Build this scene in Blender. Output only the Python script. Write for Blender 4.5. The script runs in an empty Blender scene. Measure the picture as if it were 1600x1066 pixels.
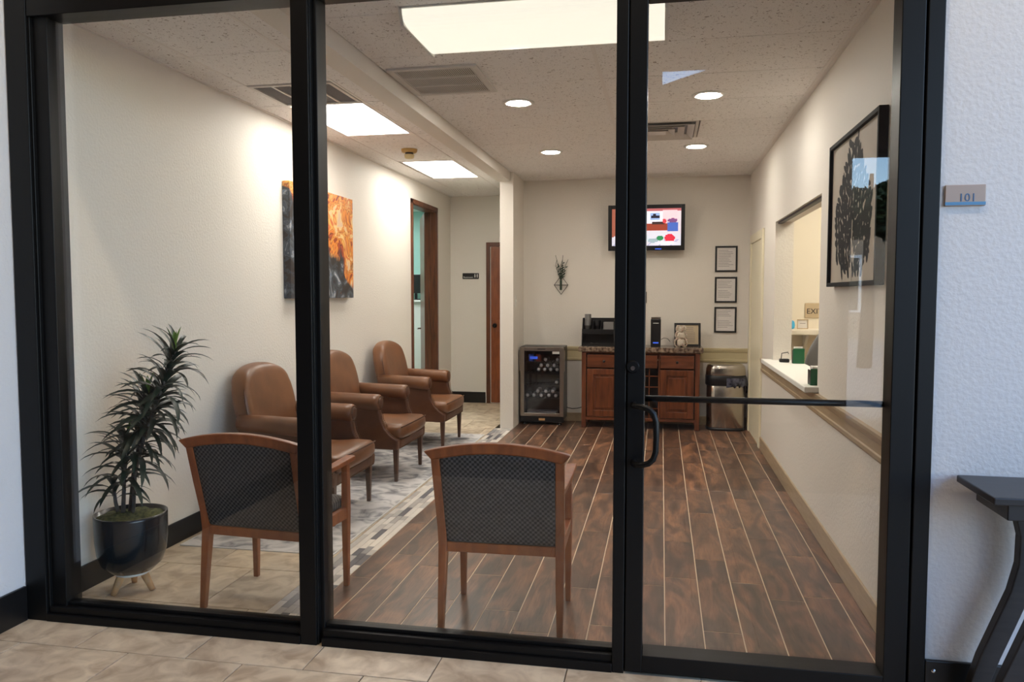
import bpy, bmesh, math, random
from mathutils import Vector, Matrix, Euler
random.seed(7)
PI = math.pi
S = bpy.context.scene
C = S.collection

# ------------------------------------------------------------------ camera
cam = bpy.data.cameras.new('camera'); camo = bpy.data.objects.new('camera', cam); C.objects.link(camo)
camo.location = (0, -3.251, 1.5)
camo.rotation_euler = (math.radians(90 - 3.462), 0, math.radians(10.88))
cam.sensor_width = 36; cam.lens = 1215 / 1600 * 36; cam.clip_start = .05
S.camera = camo
# ------------------------------------------------------------------ sky and exposure
S.view_settings.view_transform = 'Standard'; S.view_settings.look = 'None'
S.view_settings.exposure = 0.1; S.view_settings.gamma = 1.0
w = bpy.data.worlds.new('sky'); S.world = w; w.use_nodes = True
wn = w.node_tree; bg = wn.nodes['Background']
sky = wn.nodes.new('ShaderNodeTexSky'); sky.sky_type = 'NISHITA'; sky.sun_disc = False
sky.sun_elevation = math.radians(48); sky.sun_rotation = math.radians(15); sky.dust_density = 0; sky.ozone_density = 3
sun = bpy.data.lights.new('sun', 'SUN'); suno = bpy.data.objects.new('sun', sun); C.objects.link(suno)
sun.energy = 9; sun.color = (1, .94, .84); sun.angle = math.radians(.6)
suno.rotation_euler = Vector((-math.sin(math.radians(15)) * math.cos(math.radians(48)), -math.cos(math.radians(15)) * math.cos(math.radians(48)), -math.sin(math.radians(48)))).to_track_quat('-Z', 'Y').to_euler()
wn.links.new(sky.outputs[0], bg.inputs[0]); bg.inputs[1].default_value = 1.15
TROFFER, CAN, WRAP, RECEPTION, SIDE, PORCH = 14.5, 205.0, .98, 15.0, 24.0, 330.0  # PORCH is the strength of the added soffit lights

# ------------------------------------------------------------------ materials
def lin(c):
    return tuple(((v / 255) / 12.92 if v / 255 <= .04045 else ((v / 255 + .055) / 1.055) ** 2.4) for v in c) + (1,)
MATS = {}
def mat(name, col, rough=.5, metal=0, col2=None, scale=10, stretch=(1, 1, 1), detail=4, bump=0, bscale=None,
        rnd=0, emit=0, coat=0, dist=0, ramp=(.35, .65), spec=.5):
    m = bpy.data.materials.new(name); m.use_nodes = True; MATS[name] = m
    t = m.node_tree; n = t.nodes; l = t.links; b = n['Principled BSDF']
    b.inputs['Base Color'].default_value = lin(col); b.inputs['Roughness'].default_value = rough
    b.inputs['Metallic'].default_value = metal; b.inputs['Coat Weight'].default_value = coat
    b.inputs['Specular IOR Level'].default_value = spec
    if emit:
        b.inputs['Emission Color'].default_value = lin(col); b.inputs['Emission Strength'].default_value = emit
    if not (col2 or bump or rnd): return m
    tc = n.new('ShaderNodeTexCoord'); mp = n.new('ShaderNodeMapping'); mp.inputs['Scale'].default_value = stretch
    oi = n.new('ShaderNodeObjectInfo')
    mul = n.new('ShaderNodeVectorMath'); mul.operation = 'SCALE'; mul.inputs[0].default_value = (37, 51, 23); l.new(oi.outputs['Random'], mul.inputs['Scale'])
    add = n.new('ShaderNodeVectorMath'); l.new(tc.outputs['Object'], mp.inputs[0]); l.new(mp.outputs[0], add.inputs[0]); l.new(mul.outputs[0], add.inputs[1])
    colout = None
    if col2:
        nz = n.new('ShaderNodeTexNoise'); nz.inputs['Scale'].default_value = scale; nz.inputs['Detail'].default_value = detail
        nz.inputs['Distortion'].default_value = dist; l.new(add.outputs[0], nz.inputs['Vector'])
        cr = n.new('ShaderNodeValToRGB'); cr.color_ramp.elements[0].position = ramp[0]; cr.color_ramp.elements[1].position = ramp[1]
        cr.color_ramp.elements[0].color = lin(col); cr.color_ramp.elements[1].color = lin(col2)
        l.new(nz.outputs['Fac'], cr.inputs[0]); colout = cr.outputs[0]
    if rnd:
        hs = n.new('ShaderNodeHueSaturation'); mr = n.new('ShaderNodeMapRange')
        mr.inputs['To Min'].default_value = 1 - rnd; mr.inputs['To Max'].default_value = 1 + rnd
        l.new(oi.outputs['Random'], mr.inputs['Value']); l.new(mr.outputs[0], hs.inputs['Value'])
        if colout: l.new(colout, hs.inputs['Color'])
        else: hs.inputs['Color'].default_value = lin(col)
        colout = hs.outputs[0]
    if colout: l.new(colout, b.inputs['Base Color'])
    if bump:
        nb = n.new('ShaderNodeTexNoise'); nb.inputs['Scale'].default_value = bscale or scale; nb.inputs['Detail'].default_value = 3
        l.new(add.outputs[0], nb.inputs['Vector'])
        bp = n.new('ShaderNodeBump'); bp.inputs['Strength'].default_value = bump; bp.inputs['Distance'].default_value = .004
        l.new(nb.outputs['Fac'], bp.inputs['Height']); l.new(bp.outputs[0], b.inputs['Normal'])
    return m

mat('wall_paint', (230, 223, 213), .55, bump=.6, bscale=62)
mat('porch_paint', (194, 191, 192), .55, bump=.6, bscale=60)
mat('brick_dark', (70, 54, 46), .8, col2=(86, 66, 54), scale=12, bump=.4, bscale=30)  # dark tone keeps the unseen porch surfaces faint in the glass
mat('cream_paint', (233, 224, 196), .4); mat('reception_paint', (240, 231, 214), .5)
mat('tan_trim', (166, 144, 114), .4, col2=(178, 157, 126), scale=6, stretch=(8, 1, 8))
mat('pale_trim', (206, 190, 150), .4)
mat('black_base', (14, 13, 14), .35)
mat('black_metal', (9, 9, 10), .42, spec=.25)
mat('chrome', (205, 205, 205), .2, metal=1)
mat('steel', (170, 162, 154), .28, metal=1)
mat('steel_bin', (190, 182, 172), .2, metal=1)
mat('dark_steel', (60, 58, 58), .35, metal=.6)
mat('black_plastic', (16, 16, 18), .35)
mat('grey_plastic', (120, 118, 116), .5)
mat('white_plastic', (226, 224, 218), .4)
mat('white_paint', (232, 230, 224), .5)
mat('tbar', (236, 230, 225), .5)
mat('ceiling_slab', (150, 142, 136), .8)
mat('plank_grout', (214, 192, 166), .8)
mat('tile_grout', (104, 90, 76), .8)
mat('beige_tile', (170, 149, 125), .45, col2=(212, 194, 168), scale=9, detail=14, dist=.7, rnd=.06, bump=.06, bscale=20, ramp=(.33, .62))
mat('leather', (106, 67, 40), .36, col2=(126, 81, 49), scale=5, detail=5, bump=.12, bscale=160)
mat('leather_dark', (82, 48, 28), .45, col2=(96, 58, 34), scale=9, detail=5, bump=.3, bscale=120)
mat('brass_nail', (96, 66, 42), .4, metal=.6)
mat('chair_wood', (124, 62, 28), .33, col2=(148, 80, 38), scale=7, stretch=(4, 4, .8), detail=6, coat=.2)
mat('leg_wood', (70, 42, 26), .4, col2=(90, 56, 36), scale=8, stretch=(4, 4, .8))
mat('door_wood', (74, 38, 20), .35, col2=(112, 62, 34), scale=5, stretch=(5, 5, .5), detail=7, dist=.6)
mat('cab_wood', (88, 46, 25), .3, col2=(122, 68, 39), scale=6, stretch=(4, 4, .6), detail=6, coat=.25)
mat('cab_wood_h', (88, 46, 25), .3, col2=(122, 68, 39), scale=6, stretch=(.6, 4, 4), detail=6, coat=.25)
mat('granite', (74, 56, 46), .2, col2=(158, 136, 116), scale=30, detail=8, ramp=(.38, .68))
mat('pot_glaze', (16, 25, 32), .22, coat=.3)
mat('moss', (52, 58, 26), .9, col2=(104, 104, 58), scale=60, bump=1, bscale=60)
mat('stem', (62, 60, 62), .7, col2=(88, 82, 74), scale=30)
mat('leaf', (12, 36, 28), .4, rnd=.25)
mat('leaf_young', (92, 128, 48), .45, rnd=.15)
mat('copper_foot', (196, 146, 96), .3, col2=(210, 164, 112), scale=10, stretch=(5, 5, 1))
mat('rug', (120, 120, 124), .95, col2=(206, 202, 200), scale=5.5, detail=10, dist=1.4, bump=.4, bscale=250, ramp=(.36, .6))
mat('rug_edge', (206, 202, 198), .95)
for i, c in enumerate([(222, 214, 204), (184, 178, 172), (150, 147, 146), (96, 96, 102)]):
    mat('mosaic_%d' % i, c, .35, rnd=.08)
mat('paper', (226, 220, 216), .8); mat('ink', (40, 40, 44), .7); mat('ink_grey', (140, 134, 134), .7)
mat('print_ground', (190, 178, 162), .6); mat('print_black', (10, 9, 9), .7, spec=.2)
mat('sign_plate', (150, 132, 122), .45, metal=.2); mat('sign_blue', (60, 116, 158), .35); mat('sign_digit', (40, 82, 122), .4)
mat('exit_plate', (198, 178, 148), .5); mat('yellowed', (204, 170, 104), .5); mat('yellow_pale', (214, 196, 146), .5)
mat('grille', (212, 206, 200), .45); mat('filter', (98, 96, 98), .9, col2=(116, 114, 116), scale=200); mat('grille_back', (74, 72, 72), .9)
mat('teal_paint', (146, 184, 172), .6)
mat('green_box', (20, 96, 58), .4); mat('blue_bag', (70, 176, 226), .4); mat('chair_grey', (112, 110, 108), .6)
mat('console_wood', (22, 20, 22), .35, col2=(34, 30, 31), scale=8, stretch=(1, 8, 8))
mat('ornament', (216, 204, 186), .5, col2=(176, 128, 116), scale=25, ramp=(.5, .75))
mat('sprig', (44, 62, 48), .7, rnd=.2); mat('wire', (36, 34, 34), .4, metal=.7)
mat('liner', (34, 36, 52), .25, col2=(96, 98, 116), scale=18)
mat('concrete', (150, 145, 138), .9, col2=(172, 166, 158), scale=20)  # light concrete tone chosen to bounce warm sunlight into the porch
mat('bark', (70, 58, 46), .9); mat('tree_leaf', (44, 66, 30), .6, rnd=.3)
mat('stucco', (148, 132, 112), .8, bump=.3, bscale=40); mat('roof_dark', (48, 46, 50), .7); mat('window_dark', (26, 30, 36), .15)
mat('drink_cap', (206, 206, 206), .5); mat('drink_body', (92, 92, 96), .3); mat('drink_blue', (54, 96, 196), .35); mat('drink_red', (140, 54, 40), .4)
mat('led_blue', (60, 100, 230), .4, emit=.6)
mat('troffer_lens', (255, 251, 243), .5, emit=TROFFER); mat('can_lens', (255, 249, 238), .5, emit=CAN)
mat('reception_lens', (255, 246, 228), .5, emit=RECEPTION); mat('side_lens', (240, 248, 250), .5, emit=SIDE)
mat('porch_fill_lens', (255, 232, 200), .5, emit=PORCH)  # glowing face of the added porch fill lights
mat('wrap_lens', (244, 238, 222), .35, emit=WRAP)

def fabric(name, sc):
    m = bpy.data.materials.new(name); m.use_nodes = True; MATS[name] = m
    t = m.node_tree; n = t.nodes; l = t.links; b = n['Principled BSDF']; b.inputs['Roughness'].default_value = .85
    tc = n.new('ShaderNodeTexCoord'); mp = n.new('ShaderNodeMapping'); mp.inputs['Scale'].default_value = sc
    mp.inputs['Location'].default_value = (.5, .5, .5)
    ck = n.new('ShaderNodeTexChecker'); ck.inputs['Scale'].default_value = 1
    ck.inputs['Color1'].default_value = lin((35, 32, 32)); ck.inputs['Color2'].default_value = lin((98, 92, 90))
    nz = n.new('ShaderNodeTexNoise'); nz.inputs['Scale'].default_value = 40
    mx = n.new('ShaderNodeMixRGB'); mx.blend_type = 'MULTIPLY'; mx.inputs[0].default_value = .6
    l.new(tc.outputs['Object'], mp.inputs[0]); l.new(mp.outputs[0], ck.inputs[0]); l.new(tc.outputs['Object'], nz.inputs['Vector'])
    l.new(ck.outputs[0], mx.inputs[1]); l.new(nz.outputs['Fac'], mx.inputs[2]); l.new(mx.outputs[0], b.inputs['Base Color'])
    bp = n.new('ShaderNodeBump'); bp.inputs['Strength'].default_value = .4; bp.inputs['Distance'].default_value = .002
    l.new(ck.outputs['Fac'], bp.inputs['Height']); l.new(bp.outputs[0], b.inputs['Normal'])
fabric('fabric_back', (88, .001, 88)); fabric('fabric_seat', (88, 88, .001))

def plank_mat():
    m = bpy.data.materials.new('plank'); m.use_nodes = True; MATS['plank'] = m
    t = m.node_tree; n = t.nodes; l = t.links; b = n['Principled BSDF']; b.inputs['Roughness'].default_value = .33
    tc = n.new('ShaderNodeTexCoord'); oi = n.new('ShaderNodeObjectInfo')
    mul = n.new('ShaderNodeVectorMath'); mul.operation = 'SCALE'; mul.inputs[0].default_value = (41, 67, 0); l.new(oi.outputs['Random'], mul.inputs['Scale'])
    add = n.new('ShaderNodeVectorMath'); l.new(tc.outputs['Object'], add.inputs[0]); l.new(mul.outputs[0], add.inputs[1])
    mp = n.new('ShaderNodeMapping'); mp.inputs['Scale'].default_value = (9, 2.2, 1); l.new(add.outputs[0], mp.inputs[0])
    n1 = n.new('ShaderNodeTexNoise'); n1.inputs['Scale'].default_value = 1; n1.inputs['Detail'].default_value = 5; n1.inputs['Distortion'].default_value = 1.3; l.new(mp.outputs[0], n1.inputs['Vector'])
    cr = n.new('ShaderNodeValToRGB'); e = cr.color_ramp.elements
    e[0].position = .3; e[0].color = lin((68, 49, 39)); e[1].position = .72; e[1].color = lin((156, 110, 80))
    x = e.new(.47); x.color = lin((100, 73, 57)); x = e.new(.58); x.color = lin((128, 91, 68))
    l.new(n1.outputs['Fac'], cr.inputs[0])
    mp2 = n.new('ShaderNodeMapping'); mp2.inputs['Scale'].default_value = (70, 5, 1); l.new(add.outputs[0], mp2.inputs[0])
    n2 = n.new('ShaderNodeTexNoise'); n2.inputs['Scale'].default_value = 1; n2.inputs['Detail'].default_value = 6; n2.inputs['Distortion'].default_value = 2; l.new(mp2.outputs[0], n2.inputs['Vector'])
    cr2 = n.new('ShaderNodeValToRGB'); cr2.color_ramp.elements[0].position = .3; cr2.color_ramp.elements[0].color = (.55, .5, .48, 1); cr2.color_ramp.elements[1].position = .55; cr2.color_ramp.elements[1].color = (1, 1, 1, 1)
    l.new(n2.outputs['Fac'], cr2.inputs[0])
    mx = n.new('ShaderNodeMixRGB'); mx.blend_type = 'MULTIPLY'; mx.inputs[0].default_value = .75; l.new(cr.outputs[0], mx.inputs[1]); l.new(cr2.outputs[0], mx.inputs[2])
    hs = n.new('ShaderNodeHueSaturation'); mr = n.new('ShaderNodeMapRange'); mr.inputs['To Min'].default_value = .68; mr.inputs['To Max'].default_value = 1.22
    l.new(oi.outputs['Random'], mr.inputs['Value']); l.new(mr.outputs[0], hs.inputs['Value']); l.new(mx.outputs[0], hs.inputs['Color']); l.new(hs.outputs[0], b.inputs['Base Color'])
plank_mat()

def acoustic_mat():
    m = bpy.data.materials.new('acoustic'); m.use_nodes = True; MATS['acoustic'] = m
    t = m.node_tree; n = t.nodes; l = t.links; b = n['Principled BSDF']; b.inputs['Roughness'].default_value = .9
    tc = n.new('ShaderNodeTexCoord'); oi = n.new('ShaderNodeObjectInfo')
    mul = n.new('ShaderNodeVectorMath'); mul.operation = 'SCALE'; mul.inputs[0].default_value = (41, 67, 0); l.new(oi.outputs['Random'], mul.inputs['Scale'])
    add = n.new('ShaderNodeVectorMath'); l.new(tc.outputs['Object'], add.inputs[0]); l.new(mul.outputs[0], add.inputs[1])
    n1 = n.new('ShaderNodeTexNoise'); n1.inputs['Scale'].default_value = 55; n1.inputs['Detail'].default_value = 2; n1.inputs['Distortion'].default_value = 1.5; l.new(add.outputs[0], n1.inputs['Vector'])
    cr = n.new('ShaderNodeValToRGB'); e = cr.color_ramp.elements
    e[0].position = .30; e[0].color = lin((136, 122, 112)); e[1].position = .38; e[1].color = lin((244, 240, 237)); l.new(n1.outputs['Fac'], cr.inputs[0]); l.new(cr.outputs[0], b.inputs['Base Color'])
    bp = n.new('ShaderNodeBump'); bp.inputs['Strength'].default_value = .5; bp.inputs['Distance'].default_value = .004; l.new(cr.outputs[0], bp.inputs['Height']); l.new(bp.outputs[0], b.inputs['Normal'])
acoustic_mat()

def glass_mat(name, ior=1.5, tint=(1, 1, 1, 1), gain=1.0):
    m = bpy.data.materials.new(name); m.use_nodes = True; MATS[name] = m
    t = m.node_tree; n = t.nodes; l = t.links
    for x in list(n):
        if x.type != 'OUTPUT_MATERIAL': n.remove(x)
    fr = n.new('ShaderNodeFresnel')
    ge = n.new('ShaderNodeNewGeometry'); mr = n.new('ShaderNodeMapRange'); mr.inputs['To Min'].default_value = ior; mr.inputs['To Max'].default_value = 1 / ior
    l.new(ge.outputs['Backfacing'], mr.inputs['Value']); l.new(mr.outputs[0], fr.inputs[0])      # both faces of the pane reflect like air to glass
    tr = n.new('ShaderNodeBsdfTransparent'); tr.inputs[0].default_value = tint
    gl = n.new('ShaderNodeBsdfGlossy'); gl.inputs['Roughness'].default_value = 0.0
    mx = n.new('ShaderNodeMixShader'); l.new(fr.outputs[0], mx.inputs[0]); l.new(tr.outputs[0], mx.inputs[1]); l.new(gl.outputs[0], mx.inputs[2])
    l.new(mx.outputs[0], n['Material Output'].inputs[0])
glass_mat('clear_glass', 1.52, (.985, .99, .985, 1)); glass_mat('cooler_glass', 1.5, (.88, .88, .9, 1))

def marble_art():
    m = bpy.data.materials.new('marbled_paint'); m.use_nodes = True; MATS['marbled_paint'] = m
    t = m.node_tree; n = t.nodes; l = t.links; b = n['Principled BSDF']; b.inputs['Roughness'].default_value = .4
    tc = n.new('ShaderNodeTexCoord')
    def noise(sc, det, dis, off):
        mp = n.new('ShaderNodeMapping'); mp.inputs['Location'].default_value = off; l.new(tc.outputs['Object'], mp.inputs[0])
        z = n.new('ShaderNodeTexNoise'); z.inputs['Scale'].default_value = sc; z.inputs['Detail'].default_value = det; z.inputs['Distortion'].default_value = dis
        l.new(mp.outputs[0], z.inputs['Vector']); return z
    def ramp(src, stops):
        cr = n.new('ShaderNodeValToRGB'); e = cr.color_ramp.elements
        e[0].position, e[0].color = stops[0][0], lin(stops[0][1]); e[1].position, e[1].color = stops[-1][0], lin(stops[-1][1])
        for p, c in stops[1:-1]: x = e.new(p); x.color = lin(c)
        l.new(src, cr.inputs[0]); return cr
    a = noise(2.4, 2.5, 3.2, (3, 1, 5))
    warm = ramp(a.outputs['Fac'], [(.30, (120, 40, 16)), (.37, (196, 78, 28)), (.41, (92, 30, 14)), (.44, (222, 120, 36)), (.49, (236, 150, 48)), (.52, (176, 74, 26)), (.55, (240, 186, 92)), (.60, (214, 92, 40)), (.64, (242, 206, 130)), (.70, (226, 190, 160))])
    c = noise(2.8, 2.5, 3.0, (9, 4, 2))
    cool = ramp(c.outputs['Fac'], [(.32, (34, 26, 24)), (.42, (46, 40, 40)), (.46, (60, 70, 82)), (.49, (40, 40, 44)), (.53, (84, 92, 100)), (.56, (48, 60, 76)), (.60, (150, 154, 158)), (.63, (64, 90, 122)), (.67, (204, 200, 198)), (.72, (90, 84, 80))])
    sp = n.new('ShaderNodeSeparateXYZ'); l.new(tc.outputs['Object'], sp.inputs[0])
    d = noise(1.6, 3, 1.5, (0, 7, 1))
    def math_(op, a_, b_):
        q = n.new('ShaderNodeMath'); q.operation = op
        for i, v in enumerate((a_, b_)):
            if isinstance(v, (int, float)): q.inputs[i].default_value = v
            else: l.new(v, q.inputs[i])
        return q.outputs[0]
    s = math_('ADD', math_('MULTIPLY', sp.outputs['Z'], 1.5), math_('MULTIPLY', sp.outputs['Y'], .75))
    s = math_('ADD', s, math_('MULTIPLY', math_('SUBTRACT', d.outputs['Fac'], .5), 1.6))
    s = math_('ADD', math_('MULTIPLY', s, 9), .3)
    q = n.new('ShaderNodeClamp'); l.new(s, q.inputs[0])
    mx = n.new('ShaderNodeMixRGB'); l.new(q.outputs[0], mx.inputs[0]); l.new(cool.outputs[0], mx.inputs[1]); l.new(warm.outputs[0], mx.inputs[2])
    l.new(mx.outputs[0], b.inputs['Base Color'])
marble_art()

def attr_mat(name, emit=0):
    m = bpy.data.materials.new(name); m.use_nodes = True; MATS[name] = m
    t = m.node_tree; b = t.nodes['Principled BSDF']; a = t.nodes.new('ShaderNodeVertexColor'); a.layer_name = 'Col'
    t.links.new(a.outputs[0], b.inputs['Base Color'])
    if emit: t.links.new(a.outputs[0], b.inputs['Emission Color']); b.inputs['Emission Strength'].default_value = emit; b.inputs['Base Color'].default_value = (0, 0, 0, 1)
attr_mat('screen_picture', 1.0)

# ------------------------------------------------------------------ mesh helpers
class MB:
    def __init__(s): s.v = []; s.f = []
    def add(s, v, f):
        o = len(s.v); s.v += [tuple(p) for p in v]; s.f += [tuple(i + o for i in q) for q in f]; return s
    def box(s, x0, x1, y0, y1, z0, z1):
        return s.add([(x0, y0, z0), (x1, y0, z0), (x1, y1, z0), (x0, y1, z0), (x0, y0, z1), (x1, y0, z1), (x1, y1, z1), (x0, y1, z1)],
                     [(0, 3, 2, 1), (4, 5, 6, 7), (0, 1, 5, 4), (1, 2, 6, 5), (2, 3, 7, 6), (3, 0, 4, 7)])
    def prism(s, poly, axis, a0, a1):
        def P(p, a): return {'x': (a, p[0], p[1]), 'y': (p[0], a, p[1]), 'z': (p[0], p[1], a)}[axis]
        n = len(poly)
        return s.add([P(p, a0) for p in poly] + [P(p, a1) for p in poly],
                     [tuple(range(n))[::-1], tuple(range(n, 2 * n))] + [(i, (i + 1) % n, n + (i + 1) % n, n + i) for i in range(n)])
    def tube(s, pts, r, n=8, cap=True):
        pts = [Vector(p) for p in pts]; rs = r if isinstance(r, (list, tuple)) else [r] * len(pts)
        up = Vector((0, 0, 1)); rings = []
        pn = None
        for i, p in enumerate(pts):
            d = (pts[min(i + 1, len(pts) - 1)] - pts[max(i - 1, 0)]).normalized()
            if pn is None:
                pn = d.cross(up) if abs(d.dot(up)) < .95 else d.cross(Vector((1, 0, 0)))
            pn = (pn - d * pn.dot(d)).normalized(); q = d.cross(pn)
            rings.append([p + (pn * math.cos(2 * PI * k / n) + q * math.sin(2 * PI * k / n)) * rs[i] for k in range(n)])
        v = [x for rg in rings for x in rg]
        f = [(i * n + k, i * n + (k + 1) % n, (i + 1) * n + (k + 1) % n, (i + 1) * n + k) for i in range(len(pts) - 1) for k in range(n)]
        if cap: f += [tuple(range(n))[::-1], tuple((len(pts) - 1) * n + k for k in range(n))]
        return s.add(v, f)
    def sweep(s, pts, sizes):      # rectangular section in xy along mostly vertical path
        v = []; 
        for (x, y, z), (a, b) in zip(pts, sizes): v += [(x - a, y - b, z), (x + a, y - b, z), (x + a, y + b, z), (x - a, y + b, z)]
        m = len(pts); f = [(0, 3, 2, 1), tuple(4 * (m - 1) + k for k in range(4))]
        f += [(i * 4 + k, i * 4 + (k + 1) % 4, (i + 1) * 4 + (k + 1) % 4, (i + 1) * 4 + k) for i in range(m - 1) for k in range(4)]
        return s.add(v, f)
    def lathe(s, prof, n=24, c=(0, 0, 0), sx=1, sy=1, axis='z'):
        v = []
        for r, z in prof:
            for k in range(n):
                a = 2 * PI * k / n; p = (r * math.cos(a) * sx, r * math.sin(a) * sy, z)
                if axis == 'y': p = (p[0], p[2], p[1])
                if axis == 'x': p = (p[2], p[0], p[1])
                v.append((c[0] + p[0], c[1] + p[1], c[2] + p[2]))
        m = len(prof)
        f = [(i * n + k, i * n + (k + 1) % n, (i + 1) * n + (k + 1) % n, (i + 1) * n + k) for i in range(m - 1) for k in range(n)]
        f += [tuple(range(n))[::-1], tuple((m - 1) * n + k for k in range(n))]
        return s.add(v, f)
    def rbox(s, c, size, r, n=8, fn=None):
        hx, hy, hz = [q / 2 for q in size]; idx = {}; v = []; f = []
        def vert(i, j, k):
            if (i, j, k) in idx: return idx[(i, j, k)]
            def g(a, h): 
                t = -1 + 2 * a / n; t = math.copysign(abs(t) ** .75, t); return t * h
            p = Vector((g(i, hx), g(j, hy), g(k, hz)))
            q = Vector((max(-hx + r, min(hx - r, p.x)), max(-hy + r, min(hy - r, p.y)), max(-hz + r, min(hz - r, p.z))))
            d = p - q; p = q + d.normalized() * r if d.length > 1e-9 else p
            p = (p.x + c[0], p.y + c[1], p.z + c[2])
            if fn: p = fn(*p)
            idx[(i, j, k)] = len(v); v.append(p); return idx[(i, j, k)]
        for a in range(n):
            for b in range(n):
                for e, fl in ((0, 0), (n, 1)):
                    for ax in range(3):
                        def key(u, w_): return {0: (e, u, w_), 1: (w_, e, u), 2: (u, w_, e)}[ax]
                        q = [vert(*key(a, b)), vert(*key(a + 1, b)), vert(*key(a + 1, b + 1)), vert(*key(a, b + 1))]
                        f.append(tuple(q if fl else q[::-1]))
        return s.add(v, f)
    def mesh(s, name, m, smooth=False, bevel=0, seg=2):
        me = bpy.data.meshes.new(name); me.from_pydata(s.v, [], s.f)
        bm = bmesh.new(); bm.from_mesh(me); bmesh.ops.recalc_face_normals(bm, faces=bm.faces)
        if bevel:
            ed = [e for e in bm.edges if len(e.link_faces) == 2 and e.calc_face_angle(0) > .5]
            bmesh.ops.bevel(bm, geom=ed, offset=bevel, segments=seg, profile=.5, affect='EDGES', clamp_overlap=True)
        bm.to_mesh(me); bm.free()
        if smooth:
            for p in me.polygons: p.use_smooth = True
        elif bevel: 
            pass
        if m: me.materials.append(MATS[m])
        return me
    def build(s, name, m, parent=None, smooth=False, bevel=0, seg=2, loc=None, rot=None):
        return put(s.mesh(name, m, smooth, bevel, seg), name, parent, loc, rot)
def put(me, name, parent=None, loc=None, rot=None):
    o = bpy.data.objects.new(name, me); C.objects.link(o)
    if parent: o.parent = parent
    if loc: o.location = loc
    if rot: o.rotation_euler = rot
    return o
def tag(o, label, cat=None, group=None, kind=None):
    o['label'] = label
    if cat: o['category'] = cat
    if group: o['group'] = group
    if kind: o['kind'] = kind
    return o
def thing(name, label, cat, loc=(0, 0, 0), rz=0, group=None, kind=None):
    o = bpy.data.objects.new(name, None); C.objects.link(o); o.location = loc; o.rotation_euler = (0, 0, rz); o.empty_display_size = .1
    return tag(o, label, cat, group, kind)
def box(x0, x1, y0, y1, z0, z1): return MB().box(x0, x1, y0, y1, z0, z1)
def bx(name, m, parent, x0, x1, y0, y1, z0, z1, bevel=0): return box(x0, x1, y0, y1, z0, z1).build(name, m, parent, bevel=bevel)
def struct(name, mb, m, label, cat, bevel=0): return tag(mb.build(name, m, bevel=bevel), label, cat, kind='structure')
def text(name, s_, size, m, parent, loc, rot=(PI / 2, 0, 0), ext=.001, align='LEFT'):
    cu = bpy.data.curves.new(name, 'FONT'); cu.body = s_; cu.size = size; cu.extrude = ext; cu.align_x = align; cu.resolution_u = 3
    t = bpy.data.objects.new('tmp', cu); C.objects.link(t)
    me = bpy.data.meshes.new_from_object(t.evaluated_get(bpy.context.evaluated_depsgraph_get()))
    bpy.data.objects.remove(t); me.name = name; me.materials.clear(); me.materials.append(MATS[m])
    return put(me, name, parent, loc, rot)

XL, XR, YB, ZC, YH = -2.86, .96, 5.86, 2.83, 7.15
# ================================================================== SETTING
# ---- floors
fl = struct('floor', box(-1.62, 1.11, -.23, YB + .15, -.16, -.0012), 'plank_grout', 'brown wood-look plank tile floor of the waiting room', 'floor')
pw = .1685; x0s = [.0305 + pw * k for k in range(-10, 6)]
plank_cache = {}
for xi in x0s:
    a, b = max(xi, -1.62), min(xi + pw, .955)
    if b - a < .02: continue
    y = -.10 - random.random() * .9
    while y < YB:
        L = random.choice([.96, .96, .96, .98, .62]); ya, yb = max(y, -.10), min(y + L, YB)
        if yb - ya > .03:
            key = (round(b - a, 3), round(yb - ya, 3))
            if key not in plank_cache: plank_cache[key] = box(.0024, b - a - .0024, .002, yb - ya - .002, -.012, 0).mesh('plank', 'plank', bevel=.0012, seg=1)
            put(plank_cache[key], 'plank', fl, (a, ya, 0))
        y += L
fl2 = struct('floor', box(-3.0, -1.82, -.10, YH + .1, -.16, -.004), 'tile_grout', 'beige stone-look tile floor of the seating strip', 'floor')
fl3 = struct('floor', box(-3.0, 5.2, -7.0, -.10, -.16, -.0045), 'tile_grout', 'beige stone-look tile floor outside the glass front', 'floor')
tcache = {}
def tiles(parent, X0, X1, Y0, Y1):
    P, Q = .52, .51; j = math.floor((Y0 + .44) / Q)
    while -.44 + j * Q < Y1 - .01:
        off = -2.435 + (P / 2 if j % 2 else 0); i = math.floor((X0 - off) / P)
        while off + i * P < X1 - .01:
            a, b = max(off + i * P, X0), min(off + (i + 1) * P, X1); c, d = max(-.44 + j * Q, Y0), min(-.44 + (j + 1) * Q, Y1)
            if b - a > .02 and d - c > .02:
                key = (round(b - a, 3), round(d - c, 3))
                if key not in tcache: tcache[key] = box(.0026, b - a - .0026, .0026, d - c - .0026, -.012, 0).mesh('floor_tile', 'beige_tile', bevel=.0012, seg=1)
                put(tcache[key], 'floor_tile', parent, (a, c, 0))
            i += 1
        j += 1
tiles(fl2, XL, -1.82, -.10, YH)
tiles(fl3, XL, 3.2, -3.2, -.10)
mo = struct('trim_1', box(-1.82, -1.62, -.10, YH - 1.95, -.16, -.004), 'tile_grout', 'grey and white mosaic border strip between the beige tile and the planks', 'mosaic')
mcache = {}
for r in range(5):
    y = -.10 - random.random() * .1
    while y < 5.2:
        L = random.choice([.09, .13, .17, .21]); ya, yb = max(y, -.10), min(y + L, 5.2); c = random.choice([0, 0, 0, 1, 1, 2, 3])
        if yb - ya > .02:
            key = (round(yb - ya, 3), c)
            if key not in mcache: mcache[key] = box(.001, .039, .001, yb - ya - .001, -.01, 0).mesh('mosaic_tile', 'mosaic_%d' % c, bevel=.0008, seg=1)
            put(mcache[key], 'mosaic_tile', mo, (-1.82 + r * .04, ya, 0))
        y += L
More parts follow.
